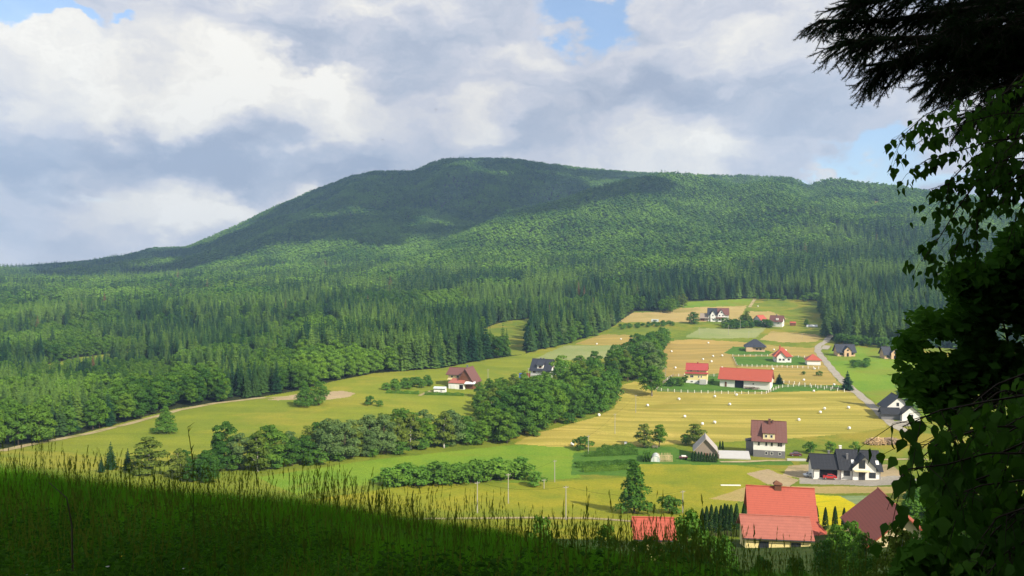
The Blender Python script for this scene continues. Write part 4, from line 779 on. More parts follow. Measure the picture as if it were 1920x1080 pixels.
H.part('porch_roof', MB().slab([(6.9, 0, 3.3), (9.3, -.6, 2.6), (9.3, 4, 2.6), (6.9, 4, 5.2)], .12), W['red']); H.boxpart('porch', (7.6, 1.6, .2), (2.2, 3.4, 4.6), W['white']); H.boxpart('porch_door', (7.6, -.14, .8), (1.1, .1, 2.1), W['brown'])
H = lowhouse('outbuilding', 'yellow outbuilding with faded corrugated red roof in front of the big house', 'outbuilding', 1463, 137, -8, -49.5)
H.walls(-5.4, 5.4, 0, 7, 3., 2.2, 'x', W['yellow'], z0=-4); H.roof(-5.4, 5.4, 0, 7.2, 3., 2.4, 'x', W['salmon'], .6, name='roof')
for x in (-2.3, 3.0): H.win('front', x, 1.6, 1.6, 1.2, 0, 'dframe')
H = lowhouse('brown_roofed_house', 'house with steep maroon roof turned towards the valley', 'house', 1703, 126, -10, -49.0)
H.walls(-5.4, 5.4, 0, 15, 4.8, 4.8, 'y', W['cream'], z0=-4); H.roof(-5.4, 5.4, 0, 15, 4.8, 4.8, 'y', W['maroon'], .8); H.win('front', -1.8, 4., 1.2, 1.3, 0); H.win('front', 1.8, 4., 1.2, 1.3, 0)
H = lowhouse('shed', 'small yellow shed with red corrugated roof behind the grass', 'shed', 1230, 118, -4, -42.6)
H.walls(-2.7, 2.7, 0, 5, 2.5, 2., 'x', W['yellow'], z0=-4); H.roof(-2.7, 2.7, 0, 5, 2.5, 2., 'x', W['red'], .5); H.boxpart('door', (.5, -.05, 1), (1., .1, 2), W['brown'])
# ---- hut on the far ridge
H = House('ridge_lodge', 'dark wooden lodge standing on the far right ridge', 'lodge', 1543, 352, 0, 1500); H.p.z; H.root.location = P(1543, 352, 2080); s_ = 1.6; H.walls(-20, 2, 0, 14, 10, 6, 'x', W['brown'], z0=-25); H.roof(-20, 2, 0, 14, 10, 6, 'x', W['slate'], 1.5); H.walls(5, 20, 2, 14, 8, 7, 'x', W['brown'], z0=-25, name='annex_wall'); H.roof(5, 20, 2, 14, 8, 7, 'x', W['plum'], 1.5, name='annex_roof'); H.win('front', -9, 5, 4, 3, 0)
# ------------------------------------------------------------------ cars
def carparts(root, paint):
    prof = [(-2.05, .35), (-2.08, .75), (-1.95, .95), (-1.25, 1.02), (-.55, 1.42), (.75, 1.46), (1.6, 1.05), (2.0, .92), (2.08, .6), (2.05, .32)]
    n = len(prof); mb = MB(); mb.add([(x, -.85 if z < 1.1 else -.68, z) for x, z in prof]+[(x, .85 if z < 1.1 else .68, z) for x, z in prof], [tuple(range(n)), tuple(range(2*n-1, n-1, -1))]+[(i, (i+1) % n, (i+1) % n+n, i+n) for i in range(n)])
    b = mb.build('body', W[paint], root)
    g = MB()
    for s_ in (-1, 1): g.add([(-1.05, .84*s_, 1.04), (-.5, .72*s_, 1.36), (.7, .72*s_, 1.39), (1.35, .84*s_, 1.08), (-1.05, .87*s_, 1.04), (-.5, .74*s_, 1.36), (.7, .74*s_, 1.39), (1.35, .87*s_, 1.08)], [(0, 1, 2, 3), (7, 6, 5, 4), (0, 4, 5, 1), (1, 5, 6, 2), (2, 6, 7, 3), (3, 7, 4, 0)])
    g.build('side_window', W['pane'], root)
    MB().slab([(-1.22, -.6, 1.07), (-1.22, .6, 1.07), (-.62, .55, 1.42), (-.62, -.55, 1.42)], .03).build('windscreen', W['pane'], root)
    for x in (-1.3, 1.3):
        for y in (-.86, .68): wh = MB().tube([(x, y, .32), (x, y+.18, .32)], [.33, .33], 14).build('wheel', W['rubber'], root); MB().tube([(x, y-.01, .32), (x, y+.19, .32)], [.17, .17], 10).build('rim', W['car'], wh)
    for y in (-.6, .6): MB().box((-2.07, y, .72), (.06, .3, .14)).build('headlight', W['frame'], root)
carparts(gc.root, 'carred')
r = thing('parked_car', 'silver hatchback parked on the gravel left of the garage', 'car', at(1519, 894), R(8)); carparts(r, 'car')
r = thing('parked_car', 'dark red car beside the tall house with the brown roof', 'car', at(1492, 855), R(-6)); carparts(r, 'cardark')
r = thing('parked_trailer', 'dark trailer with pale load left of the wooden hut', 'trailer', at(1281, 861), R(-5))
MB().box((0, 0, .75), (3., 1.5, .5)).build('bed', W['cardark'], r); MB().box((.2, 0, 1.15), (1.6, 1.1, .35)).build('load', W['white'], r)
for x in (-.9, .9): MB().tube([(x, -.85, .35), (x, -.7, .35)], [.35, .35], 12).build('wheel', W['rubber'], r)
# ------------------------------------------------------------------ round bales
def bale_me(seed):
    rg = np.random.default_rng(seed); vs = []; fs = []; n = 22; ring = [(-.62, .0), (-.62, .45), (-.60, .66), (-.48, .745), (0, .76), (.48, .745), (.60, .66), (.62, .45), (.62, .0)]
    for x, r_ in ring:
        for j in range(n): a = 2*math.pi*j/n; q = r_*(1+.015*rg.normal()); vs.append((x, math.cos(a)*q, .74+math.sin(a)*q*(.96 if math.sin(a) < 0 else 1)))
    for i in range(len(ring)-1):
        for j in range(n): fs.append((i*n+j, i*n+(j+1) % n, (i+1)*n+(j+1) % n, (i+1)*n+j))
    return me_from('bale', vs, fs, W['plastic'], True)
BM = [bale_me(i) for i in range(3)]
BL = {'big hay field': [(1214, 759), (1273, 747), (1340, 742), (1381, 739), (1368, 757), (1284, 780), (1317, 794), (1340, 791), (1073, 832), (1123, 777), (1498, 786), (1538, 772), (1546, 765), (1592, 802), (1591, 763), (1526, 732), (1173, 831)],
      'upper round bale field': [(1266, 688), (1328, 641), (1259, 657), (1318, 672), (1337, 666), (1354, 665), (1334, 676), (1354, 688), (1234, 653)],
      'hay field behind the fenced lawn': [(1449, 690), (1527, 690), (1507, 711), (1564, 720), (1451, 654), (1473, 655)],
      'small hay field left of the grove': [(1119, 643), (1164, 634)], 'top meadow': [(1421, 572)]}
for fld, l in BL.items():
    srt = sorted(l)
    for px, py in l:
        o = link(bpy.data.objects.new('hay_bale', random.choice(BM))); p = at(px, py+3.2); o.location = p; o.rotation_euler = (0, 0, random.uniform(0, 6.28)); s_ = .82; o.scale = (s_, s_, s_)
        nb = min((q for q in l if q != (px, py)), key=lambda q: (q[0]-px)**2+(q[1]-py)**2, default=None); rk = srt.index((px, py))+1; 
        pos = ('leftmost' if rk == 1 else 'rightmost' if rk == len(l) else 'number %d from the left' % rk)
        tag(o, ('white round bale, %s on the %s' % (pos, fld)) if len(l) > 1 else 'single white wrapped round bale lying on the '+fld, 'hay bale', 'white bales on the fields')
# ------------------------------------------------------------------ fences
def fence(label, pts, n, rails=True, hgt=1.5, pm_='white'):
    w3 = [at(*p) for p in pts]; L_ = [0]
    for a, b in zip(w3, w3[1:]): L_.append(L_[-1]+(b-a).xy.length)
    r = thing('fence', label, 'fence', w3[0]); pos = []
    for i in range(n):
        s_ = L_[-1]*i/(n-1); x, y = np.interp(s_, L_, [p.x for p in w3]), np.interp(s_, L_, [p.y for p in w3]); pos.append(Vector((x, y, float(terrain(x, y))))-w3[0])
    q = MB()
    pmesh = MB().box((0, 0, hgt/2-.3), (.24, .24, hgt+.5)); pmesh.box((0, 0, hgt+.03), (.3, .3, .08)); o = pmesh.build('post', W[pm_], r); o.location = pos[0]
    for p in pos[1:]: c = o.copy(); link(c); c.location = p; c.parent = r
    rb = MB()
    for a, b in zip(pos, pos[1:]):
        d_ = b-a; m_ = (a+b)/2; ang = math.atan2(d_.y, d_.x)
        for z in (.35, 1.05): rb.tube([a+Vector((0, 0, z)), b+Vector((0, 0, z))], [.05, .05], 4)
        k_ = max(2, int(d_.length/.45))
        for j in range(1, k_): g_ = a+d_*j/k_; rb.box((g_.x, g_.y, g_.z+.62), (.07, .05, 1.1), ang)
    rb.build('mesh_panel', W['wood'], r)
fence('white post fence along the near side of the farmyard lawn', [(1228, 732), (1260, 735), (1350, 738), (1435, 739), (1443, 735), (1462, 727), (1500, 724), (1583, 735)], 34)
fence('fence climbing the slope left of the yellow house', [(1228, 732), (1240, 722), (1252, 712), (1262, 706)], 11)
fence('fence behind the yellow house reaching the barn', [(1262, 706), (1300, 705), (1350, 706)], 9)
fence('fence behind the grass strip right of the barn', [(1450, 716), (1480, 719), (1540, 727), (1583, 731)], 14)
fence('post fence along the near side of the green lawn', [(1382, 687), (1420, 688), (1470, 689), (1535, 692)], 17)
fence('post fence along the left end of the green lawn', [(1374, 669), (1378, 678), (1382, 687)], 5, hgt=1.3)
fence('post fence along the far side of the green lawn', [(1374, 668), (1440, 668), (1520, 671)], 14, hgt=1.3)
# ------------------------------------------------------------------ poles and wires
POL = [(1061, 975, 910, 'by the small road'), (1280, 962, 919, 'right of the pointed tree'), (953, 944, 887, 'right one of the pair above the grass'), (895, 962, 902, 'left one of the pair above the grass'), (1103, 852, 816, 'at the berry rows'), (1153, 813, 775, 'in the stubble near the copse'), (1192, 774, 740, 'higher up the stubble'),
       (1222, 744, 713, 'beside the fence corner'), (1248, 716, 689, 'at the left of the yellow house'), (1254, 638, 618, 'beside the upper valley trees'), (1366, 628, 610, 'on the pale green crop'), (1388, 618, 600, 'in front of the upper gardens'), (1040, 904, 862, 'on the green meadow'), (1020, 916, 898, 'beside the round meadow bush'), (915, 711, 692, 'on the meadow right of the farmhouse'),
       (991, 713, 690, 'left of the slate roofed house'), (1242, 662, 651, 'at the edge of the bale field'), (1215, 680, 667, 'among the willows'), (1316, 832, 808, 'behind the wooden hut'), (1311, 628, 614, 'small one at the left of the pale crop'), (1404, 634, 621, 'small one above the dark roofed bungalow'), (1504, 634, 625, 'at the top straw field')]
PT = {}; PM_ = plain('pole_concrete', (.36, .34, .30), .9, .1, .15, 2)
for px, pb, pt_, wh in POL:
    p = at(px, pb); h = (pb-pt_)*p.y/F; r = thing('utility_pole', 'slim pale concrete pole '+wh, 'pole', p, group='concrete power poles'); MB().tube([(0, 0, -.5), (0, 0, h)], [.14, .09], 8).build('shaft', PM_, r); MB().box((0, 0, h-.35), (1.3, .1, .1), .4).build('crossarm', PM_, r)
    i_ = MB(); [i_.tube([(x, x*.42, h-.3), (x, x*.42, h-.05)], [.05, .04], 6) for x in (-.55, .55)]; i_.build('insulator', W['wood'], r); PT[px] = p+Vector((0, 0, h-.1))
def wire(a, b, label, sag=1.2, r_=.02):
    pts = [a.lerp(b, t)-Vector((0, 0, 4*sag*t*(1-t))) for t in np.linspace(0, 1, 17)]; o = MB().tube(pts, [r_]*17, 4).build('power_line', W['blk']); tag(o, label, 'wire')
wire(PT[1061], PT[1280], 'thin wire hanging from the small road pole to the pole right of the pointed tree', 1.7); wire(PT[895], PT[1061], 'thin wire from the left pole of the pair to the small road pole', 1.3); wire(PT[895], P(690, 930, PT[895].y-10), 'thin wire running left from the pair of poles', 1.)
wire(PT[953], PT[1040], 'thin wire between the pair of poles and the green meadow pole', .8); wire(PT[1103], PT[1153], 'thin wire between the berry row pole and the stubble pole', .8); wire(PT[1153], PT[1192], 'thin wire between the two stubble poles', .8)
# ------------------------------------------------------------------ gardens
def hedge(name, label, pts, hgt, wid, mtl='deep', cat='hedge', group=None, leaf=.34, dens=55):
    w3 = [at(*p) for p in pts]; r = link(bpy.data.objects.new(name, None)); r.location = w3[0]; tag(r, label, cat, group); C_ = []; Nn = []
    for a, b in zip(w3, w3[1:]):
        L_ = (b-a).xy.length; m_ = int(L_*dens*(hgt+wid)); t = rng.uniform(0, 1, m_); ang = rng.uniform(-.2, math.pi+.2, m_); nx, ny = -(b-a).y/L_, (b-a).x/L_
        wob = 1+.18*np.sin(t*L_*1.3)+.12*rng.normal(size=m_); cx, cz = np.cos(ang)*wid/2*wob, np.abs(np.sin(ang))*hgt*wob
        x = a.x+(b.x-a.x)*t+nx*cx; y = a.y+(b.y-a.y)*t+ny*cx; C_.append(np.stack([x, y, terrain(x, y)+cz], 1)); Nn.append(np.stack([nx*np.cos(ang), ny*np.cos(ang), np.sin(ang)], 1)+rng.normal(size=(m_, 3))*.4)
    C_ = np.concatenate(C_)-np.array(w3[0]); v, f_ = quads(C_, np.concatenate(Nn), leaf, 1, rng); o = link(bpy.data.objects.new('foliage', leaf_np('foliage', v, f_, MF[mtl]))); o.parent = r
    st_ = MB(); 
    for a, b in zip(w3, w3[1:]):
        for j in range(0, max(2, int((b-a).length/2))): q = a.lerp(b, (j+.5)/max(2, int((b-a).length/2)))-w3[0]; st_.tube([q+Vector((0, 0, -.2)), q+Vector((.05, 0, hgt*.7))], [.05, .02], 4)
    s2 = st_.build('stems', BARK, r); return r
nm = ['topmost', 'second', 'third', 'fourth', 'fifth', 'lowest']
for i, (a, b) in enumerate((((1128, 843), (1188, 840)), ((1118, 849), (1192, 845)), ((1096, 856), (1196, 852)), ((1078, 870), (1192, 866)), ((1080, 877), (1184, 872)), ((1092, 885), (1180, 880)))):
    hedge('berry_row', nm[i]+' of the six leafy berry bush rows in the garden', [a, b], 1.5 if i != 3 else .8, 1.3, 'broad', 'hedge', 'berry bush rows')
hedge('hedge', 'low trimmed hedge left of the farmhouse gate', [(724, 737), (786, 739)], 1.3, 1.2, 'deep', 'hedge'); hedge('hedge', 'low trimmed hedge in front of the farmhouse', [(796, 740), (835, 741), (870, 742)], 1.3, 1.2, 'deep', 'hedge')
for i, x in enumerate((1206, 1211, 1217)): hedge('bean_row', ('left', 'middle', 'right')[i]+' of the three tall green bean rows beside the greenhouse', [(x, 867), (x+2, 856)], 2., .7, 'deep', 'bean row', 'bean rows')
H = House('greenhouse', 'small rounded plastic greenhouse between bean rows and straw bed', 'greenhouse', 1229, 866, -12); mb = MB()
for q in range(10):
    a0, a1 = math.pi*q/10, math.pi*(q+1)/10; mb.add([(math.cos(a0)*1.6, 0, math.sin(a0)*2.1), (math.cos(a0)*1.6, 5, math.sin(a0)*2.1), (math.cos(a1)*1.6, 5, math.sin(a1)*2.1), (math.cos(a1)*1.6, 0, math.sin(a1)*2.1)], [(0, 1, 2, 3)])
mb.add([(math.cos(math.pi*q/10)*1.6, 0, math.sin(math.pi*q/10)*2.1) for q in range(11)], [tuple(range(11))]); H.part('cover', mb, W['film']); hp = MB()
for y in (0, 2.5, 5): hp.tube([(math.cos(math.pi*q/8)*1.64, y, math.sin(math.pi*q/8)*2.15) for q in range(9)], [.05]*9, 5)
H.part('hoops', hp, W['wood']); H.boxpart('door', (0, -.06, .9), (.9, .05, 1.7), W['frame'])
r = thing('pole_frame', 'row of pale wooden bean stakes right of the greenhouse', 'stakes', at(1249, 866)); mb = MB()
for i in range(26): x = (i % 13-6)*.38; y = (i//13)*3.; mb.tube([(x, y, -.2), (x+random.uniform(-.15, .15), y+1., 2.3)], [.07, .05], 5)
mb.tube([(-2.4, .9, 2.), (2.4, .9, 2.)], [.05, .05], 5); mb.build('stakes', plain('pale_wood', (.55, .42, .24), .9, .1, .2, 3), r)
r = thing('bench', 'wooden garden table with benches under the two leafy trees', 'bench', at(1228, 840)); MB().box((0, 0, .75), (2.2, .8, .08)).build('table_top', W['wood'], r)
for y in (-.75, .75): MB().box((0, y, .45), (2.2, .28, .06)).build('seat', W['wood'], r)
for x in (-.8, .8): MB().box((x, 0, .35), (.1, 1.4, .7)).build('leg', W['wood'], r)
# log pile
LOG = plain('cut_logs', (.50, .36, .20), .9, .1, .3, 4); LOGD = plain('bark_logs', (.26, .19, .13), .9, .1, .3, 4); c0 = at(1655, 832); r = thing('log_pile', 'large heap of cut logs on the meadow behind the white house', 'log pile', c0)
for part_, m_, n_, cx, ang0 in (('light_logs', LOG, 330, -2.2, 1.2), ('dark_logs', LOGD, 260, 2.6, .5)):
    mb = MB()
    for i in range(n_):
        a = random.uniform(0, 6.28); q = math.sqrt(random.random()); x = cx+math.cos(a)*q*4.6; y = math.sin(a)*q*2.6; zt = 2.3*max(0, 1-q*q)**.7; z = random.uniform(.5, 1)*zt+.15; an = ang0+random.gauss(0, .5); l_ = random.uniform(.5, 1.1)
        mb.tube([(x-math.cos(an)*l_, y-math.sin(an)*l_, z-.1), (x+math.cos(an)*l_, y+math.sin(an)*l_, z+random.uniform(-.2, .3))], [random.uniform(.12, .2)]*2, 7)
    mb.build(part_, m_, r)
o = MB().box((0, 0, .2), (6, .5, .25), R(-2)).build('foundation_slab', W['frame']); o.location = at(1370, 911); tag(o, 'long white slab lying on the yellow meadow', 'slab')
o = MB().box((0, 0, .35), (6.5, .9, .7), R(-4)).build('block_stack', W['conc']); o.location = at(1493, 864); tag(o, 'low grey stack of blocks beside the drive', 'blocks')
# thuja rows of the lower farm
def throw(specs, label, grp):
    for i, (px, pt_, d, h) in enumerate(specs):
        p = P(px, pt_, d); p.z -= h; r = tree('thuja', 'thuja', p, h, label(i, len(specs)), 'thuja', grp, .95)
ordn = ['first', 'second', 'third', 'fourth', 'fifth', 'sixth', 'seventh', 'eighth', 'ninth', 'tenth', 'eleventh', 'twelfth', 'thirteenth']
tops = [(1317, 953), (1325, 949), (1334, 946), (1343, 949), (1352, 947), (1359, 944), (1364, 946), (1371, 946), (1381, 944), (1395, 944)]
throw([(x, y, 158-.3*i, 5.2) for i, (x, y) in enumerate(tops)], lambda i, n: ordn[i]+' thuja from the left in the row left of the red house', 'thuja row left of the red house')
throw([(1531, 948, 158, 4.6), (1548, 951, 154, 4.4), (1566, 949, 151, 4.4), (1583, 952, 148, 4.2), (1600, 956, 144, 4)], lambda i, n: ordn[i]+' thuja from the left in front of the yellow crop', 'thujas in front of the yellow crop')
# garden green right of the maroon roof
grove([(1700, 985), (1705, 930), (1790, 925), (1830, 985)], 5., ['shrub', 'bright'], (3, 5), 'bright green bush right of the maroon roof', 'bushes right of the maroon roof', name='bush', cat='bush')
# shaded shrubs on the steep slope below the tall grass
for q, (px, pt_, d, h, k_, lb) in enumerate(((1012, 968, 60, 5, 'deep', 'dark bush topping the grass left of the road pole'), (1138, 985, 58, 5, 'deep', 'dark bush left of the small red shed'),
        (1292, 958, 62, 8, 'deep', 'dark bushy tree right of the small red shed'), (1326, 996, 66, 6, 'deep', 'dark bush between the thujas and the dark tree'), (1355, 1005, 72, 7, 'deep', 'dark bush below the thuja row'), (1262, 1020, 55, 6, 'deep', 'low dark bush under the small red shed'),
        (1222, 1006, 52, 5, 'deep', 'low dark bush hiding the foot of the small red shed'), (1200, 1015, 48, 5, 'broad', 'low dark bush left of the foot of the small shed'), (1430, 1044, 62, 5, 'deep', 'low dark bush under the left yellow wall'), (1495, 1046, 60, 5, 'broad', 'low dark bush under the right yellow wall'), (1572, 985, 92, 7, 'deep', 'dark bush between the red house and the maroon roof'), (1598, 978, 88, 8, 'deep', 'taller dark bush in front of the maroon roof'), (1548, 1012, 80, 6, 'deep', 'low dark bush near the yellow wall'), (1622, 1000, 70, 6, 'deep', 'dark bush below the left corner of the maroon roof'),
        (1750, 972, 46, 7, 'deep', 'dark bush over the right end of the maroon roof'), (1680, 985, 34, 5.5, 'olive', 'arching dark shrub in front of the maroon roof'), (1712, 1000, 38, 6, 'deep', 'dark shrub below the maroon roof'), (1790, 990, 40, 7, 'deep', 'dark shrub at the right of the grass'), (1850, 990, 36, 8, 'deep', 'dark shrub at the far right of the grass'), (1620, 1045, 40, 4, 'deep', 'low dark shrub at the end of the grass'),
        (1700, 1050, 26, 4, 'deep', 'shaded shrub at the lower right'), (1790, 1045, 22, 4, 'deep', 'shaded leafy shrub under the birch leaves'))):
    p = P(px, pt_, d); g = float(terrain(p.x, p.y)); h = max(h, p.z-g); p.z -= h
    tree('spruce_tree' if k_ == 'S' else 'shrub', 'spruce' if k_ == 'S' else k_, p, h, lb, 'spruce' if k_ == 'S' else 'shrub', None, .78)
# ------------------------------------------------------------------ roads
def strip(name, pts, wid, m, start=150, lift=.10, n=80):
    w3 = [at(*p, start) for p in pts]; L_ = np.concatenate([[0], np.cumsum([(b-a).xy.length for a, b in zip(w3, w3[1:])])]); s_ = np.linspace(0, L_[-1], n)
    x = np.interp(s_, L_, [p.x for p in w3]); y = np.interp(s_, L_, [p.y for p in w3])
    for _ in range(2): x[1:-1] = (x[:-2]+x[2:]+x[1:-1]*2)/4; y[1:-1] = (y[:-2]+y[2:]+y[1:-1]*2)/4
    tx, ty = np.gradient(x), np.gradient(y); l_ = np.hypot(tx, ty); nx, ny = -ty/l_, tx/l_; k_ = 5; G = []
    for j in range(k_): o_ = (j/(k_-1)-.5)*wid*(1+.12*np.sin(s_*.3+j)); gx, gy = x+nx*o_, y+ny*o_; G.append(np.stack([gx, gy, terrain(gx, gy)+lift], 1))
    G = np.array(G); i_ = np.arange(k_*n).reshape(k_, n); q = np.stack([i_[:-1, :-1], i_[1:, :-1], i_[1:, 1:], i_[:-1, 1:]], -1).reshape(-1, 4); o = link(bpy.data.objects.new(name, mesh_np(name, G.reshape(-1, 3), q, True))); o.data.materials.append(m); o['kind'] = 'structure'
RD = groundmat('lane_asphalt', (.42, .38, .32), (.36, .32, .27), scale=.3); TRK = groundmat('sandy_track', (.50, .40, .24), (.40, .33, .17), (.24, .24, .07), scale=.25)
strip('road', [(1560, 618), (1556, 630), (1548, 641), (1535, 648), (1533, 658), (1545, 675), (1562, 695), (1580, 715), (1603, 733), (1625, 752), (1645, 770), (1672, 795), (1700, 810)], 4.6, RD, n=200)
strip('driveway', [(1668, 778), (1700, 772)], 9, M['gravel']); strip('driveway', [(1678, 795), (1720, 792)], 9, M['gravel']); strip('driveway', [(1552, 648), (1545, 655)], 5, RD)
strip('track', [(0, 846), (60, 833), (120, 822), (200, 805), (300, 779), (335, 769), (400, 757), (480, 747), (545, 744)], 3.4, TRK, n=160); strip('track', [(1585, 734), (1602, 736)], 3, TRK)
strip('path', [(1350, 866), (1400, 866), (1440, 864), (1520, 862)], 2.2, TRK); strip('path', [(1645, 862), (1700, 861), (1740, 862)], 2.2, TRK); strip('road', [(700, 975), (800, 973), (900, 972), (1000, 971), (1100, 972), (1190, 978)], 2.8, TRK)
strip('path', [(786, 742), (795, 738), (812, 732)], 2., TRK); strip('path', [(1405, 576), (1412, 566), (1415, 561)], 3, TRK)
# ------------------------------------------------------------------ paragliders in front of the clouds
def glider(px, py, d, label, s_):
    r = thing('paraglider', label, 'paraglider', P(px, py, d), R(15), 'paragliders'); mb = MB(); n = 14
    for i in range(n+1):
        a = (i/n-.5)*2.1; x, z = math.sin(a)*5*s_, math.cos(a)*4*s_-3*s_; ch = 1.3*s_*math.cos(a*.55)
        mb.v += [(x, -ch, z), (x, 0, z+.35*s_), (x, ch, z)]
        if i: b = 3*i; mb.f += [(b-3, b-2, b+1, b), (b-2, b-1, b+2, b+1), (b-3, b, b+2, b-1)]
    mb.build('canopy', W['slate'], r); ln = MB()
    for i in (-4, -2, 0, 2, 4): ln.tube([(i*s_, 0, (math.cos(i/5)*4-3)*s_), (0, 0, -6*s_)], [.03, .03], 3)
    ln.build('lines', W['blk'], r); MB().tube([(0, -.3, -5.6*s_), (0, 0, -6.2*s_), (0, .6, -6.6*s_)], [.2, .35, .15], 8).build('pilot', W['dframe'], r)
glider(817, 205, 2000, 'tiny dark paraglider, the higher and right of two, against clouds', 1.0); glider(717, 262, 2000, 'tiny dark paraglider, the lower and left of two, against clouds', 1.0)
# ------------------------------------------------------------------ near trees and the tall grass
print('foreground')
def gz(x, y): return float(terrain(x, y))
# wood on the right and behind that shades the slope
sh = []
for i in range(900):
    x, y = random.uniform(-6, 44), random.uniform(-42, 16)
    if y > -6 and x < abs(y)*.80+7.5: continue
    if x < 4 and y > -14: continue
    if x*x+y*y < 90: continue
    if y > 0 and x > abs(y)*.8+24: continue
    if all((x-a)**2+(y-b)**2 > 5.6**2 for a, b in sh): sh.append((x, y))
sh += [(6, -9), (9.5, -5.5), (0, -14), (13, -1.5), (-4, -16), (-9, -19), (7, -13), (11, -9), (3, -17), (15, 4), (-14, -23)]
sh += [(.66*y+8.5+k*5.5, y) for j, y in enumerate(range(17, 60, 6)) for k in range(3)]
print('shade trees', len(sh))
for x, y in sh: tree('spruce_tree', 'spruce', (x, y, gz(x, y)), random.uniform(18, 25), 'tall spruce of the wood to the right and behind the viewpoint', 'spruce', 'spruces around the viewpoint', 1.7)
for x, y, h in ((10, .5, 20), (14.5, -3, 22), (8, -7.5, 20), (3.5, -12.5, 21), (17, 3.5, 21), (12, -11, 22), (19, -6, 23), (-2, -17, 21)): tree('broadleaf_tree', 'deep', (x, y, gz(x, y)), h, 'big broadleaf tree of the wood just right and behind the viewpoint', 'tree', 'broadleaf trees around the viewpoint', 1.1)
# spruce bough hanging in from the right
def smooth(pts, n): 
    t = np.linspace(0, len(pts)-1, n); q = np.array(pts, float); return [Vector([np.interp(a, range(len(pts)), q[:, i]) for i in range(3)]) for a in t]
TWIG = plain('twig_bark', (.035, .028, .02), .9, .1, .3, 8); TW = MB(); NC = []; ND = []
def needles(a, b, n, L_=.024):
    d_ = (b-a); 
    for i in range(n):
        t = random.random(); q = a.lerp(b, t); dr = Vector((random.gauss(0, 1), random.gauss(0, 1), random.gauss(0, 1)+.35)).normalized()*.9+d_.normalized()*.7; NC.append(q); ND.append(dr.normalized()*L_*random.uniform(.7, 1.2))
def twig(p, d_, L_, depth):
    e = p+d_*L_+Vector((0, 0, -.10*L_)); TW.tube([p, (p+e)/2+Vector((0, 0, .04*L_)), e], [.0035+.003*depth, .003+.002*depth, .002], 4); needles(p, e, int(L_*600))
    if depth:
        k_ = int(L_/.055)
        for i in range(1, k_+1):
            s_ = 1 if i % 2 else -1; side = Vector((0, 0, 1)).cross(d_).normalized(); nd = (d_*random.uniform(.55, .9)+side*s_*random.uniform(.3, .75)+Vector((random.gauss(0, .12), random.gauss(0, .12), random.uniform(-.55, .28)))).normalized(); twig(p.lerp(e, i/(k_+1)), nd, L_*random.uniform(.28, .5)*(1.1-.6*i/k_)+.03, depth-1)
boughs = [[(2080, -40, 7.2), (1900, 10, 6.8), (1760, 25, 6.5), (1640, 42, 6.4), (1535, 38, 6.3)], [(2080, 20, 6.6), (1900, 55, 6.3), (1780, 70, 6.2), (1660, 72, 6.1), (1585, 78, 6.1)], [(2080, 80, 6.8), (1900, 100, 6.6), (1780, 105, 6.4), (1690, 112, 6.4), (1640, 128, 6.4)],
          [(2080, 110, 6.), (1930, 130, 6.), (1840, 130, 6.), (1760, 140, 6.)], [(2080, -110, 6.4), (1900, -50, 6.3), (1750, -20, 6.3), (1650, 0, 6.3), (1590, 8, 6.3)], [(2080, 150, 6.9), (1960, 170, 6.8), (1880, 190, 6.7), (1830, 210, 6.6)], [(2080, -20, 5.8), (1950, 30, 5.8), (1850, 40, 5.9), (1790, 50, 5.9)], [(2080, 60, 7.4), (1930, 75, 7.4), (1840, 90, 7.4), (1730, 85, 7.4)], [(2080, -60, 7), (1950, -30, 7), (1840, 0, 7), (1740, 20, 7)]]
trunk_x = 5.6
for bo in boughs:
    pts = smooth([P(*q) for q in bo], 15); n = len(pts); TW.tube([Vector((trunk_x+.0, 7., pts[0].z+.25))]+pts, [.05]+[.035*(1-i/n)+.006 for i in range(n)], 6)
    for i in range(1, n-1):
        d_ = (pts[i+1]-pts[i]).normalized(); side = Vector((0, 0, 1)).cross(d_).normalized(); needles(pts[i], pts[i+1], 60)
        for s_ in (-1, 1):
            for rep in range(4):
                nd = (d_*random.uniform(.45, .9)+side*s_*random.uniform(.35, .9)+Vector((0, 0, random.uniform(-1.1, .3)))).normalized(); twig(pts[i].lerp(pts[i+1], random.random()), nd, random.uniform(.2, .46)*(1-.55*i/n)+.07, 1)
    twig(pts[-2], (pts[-1]-pts[-2]).normalized(), .16, 1)
NC = np.array(NC); ND = np.array(ND); sd = np.cross(ND, rng.normal(size=ND.shape)); sd /= np.linalg.norm(sd, axis=1)[:, None]; wd = .0016
nv3 = np.stack([NC-sd*wd, NC+sd*wd, NC+ND], 1).reshape(-1, 3); nf3 = np.arange(len(nv3)).reshape(-1, 3); print('needles', len(nf3))
nsp = thing('spruce_tree', 'near dark spruce whose boughs hang in at the top right', 'spruce', (trunk_x, 7., gz(trunk_x, 7.)))
def child(o, root): o.parent = root; o.location = -root.location; return o
me = mesh_np('needles', nv3, nf3); me.materials.append(MF['needle']); child(link(bpy.data.objects.new('needles', me)), nsp); child(TW.build('boughs', TWIG, None, True, False), nsp)
mb = MB().tube([(0, 0, -.5), (0, 0, 4), (.2, 0, 12)], [.2, .16, .03], 10); mb.build('trunk', BARK, nsp)
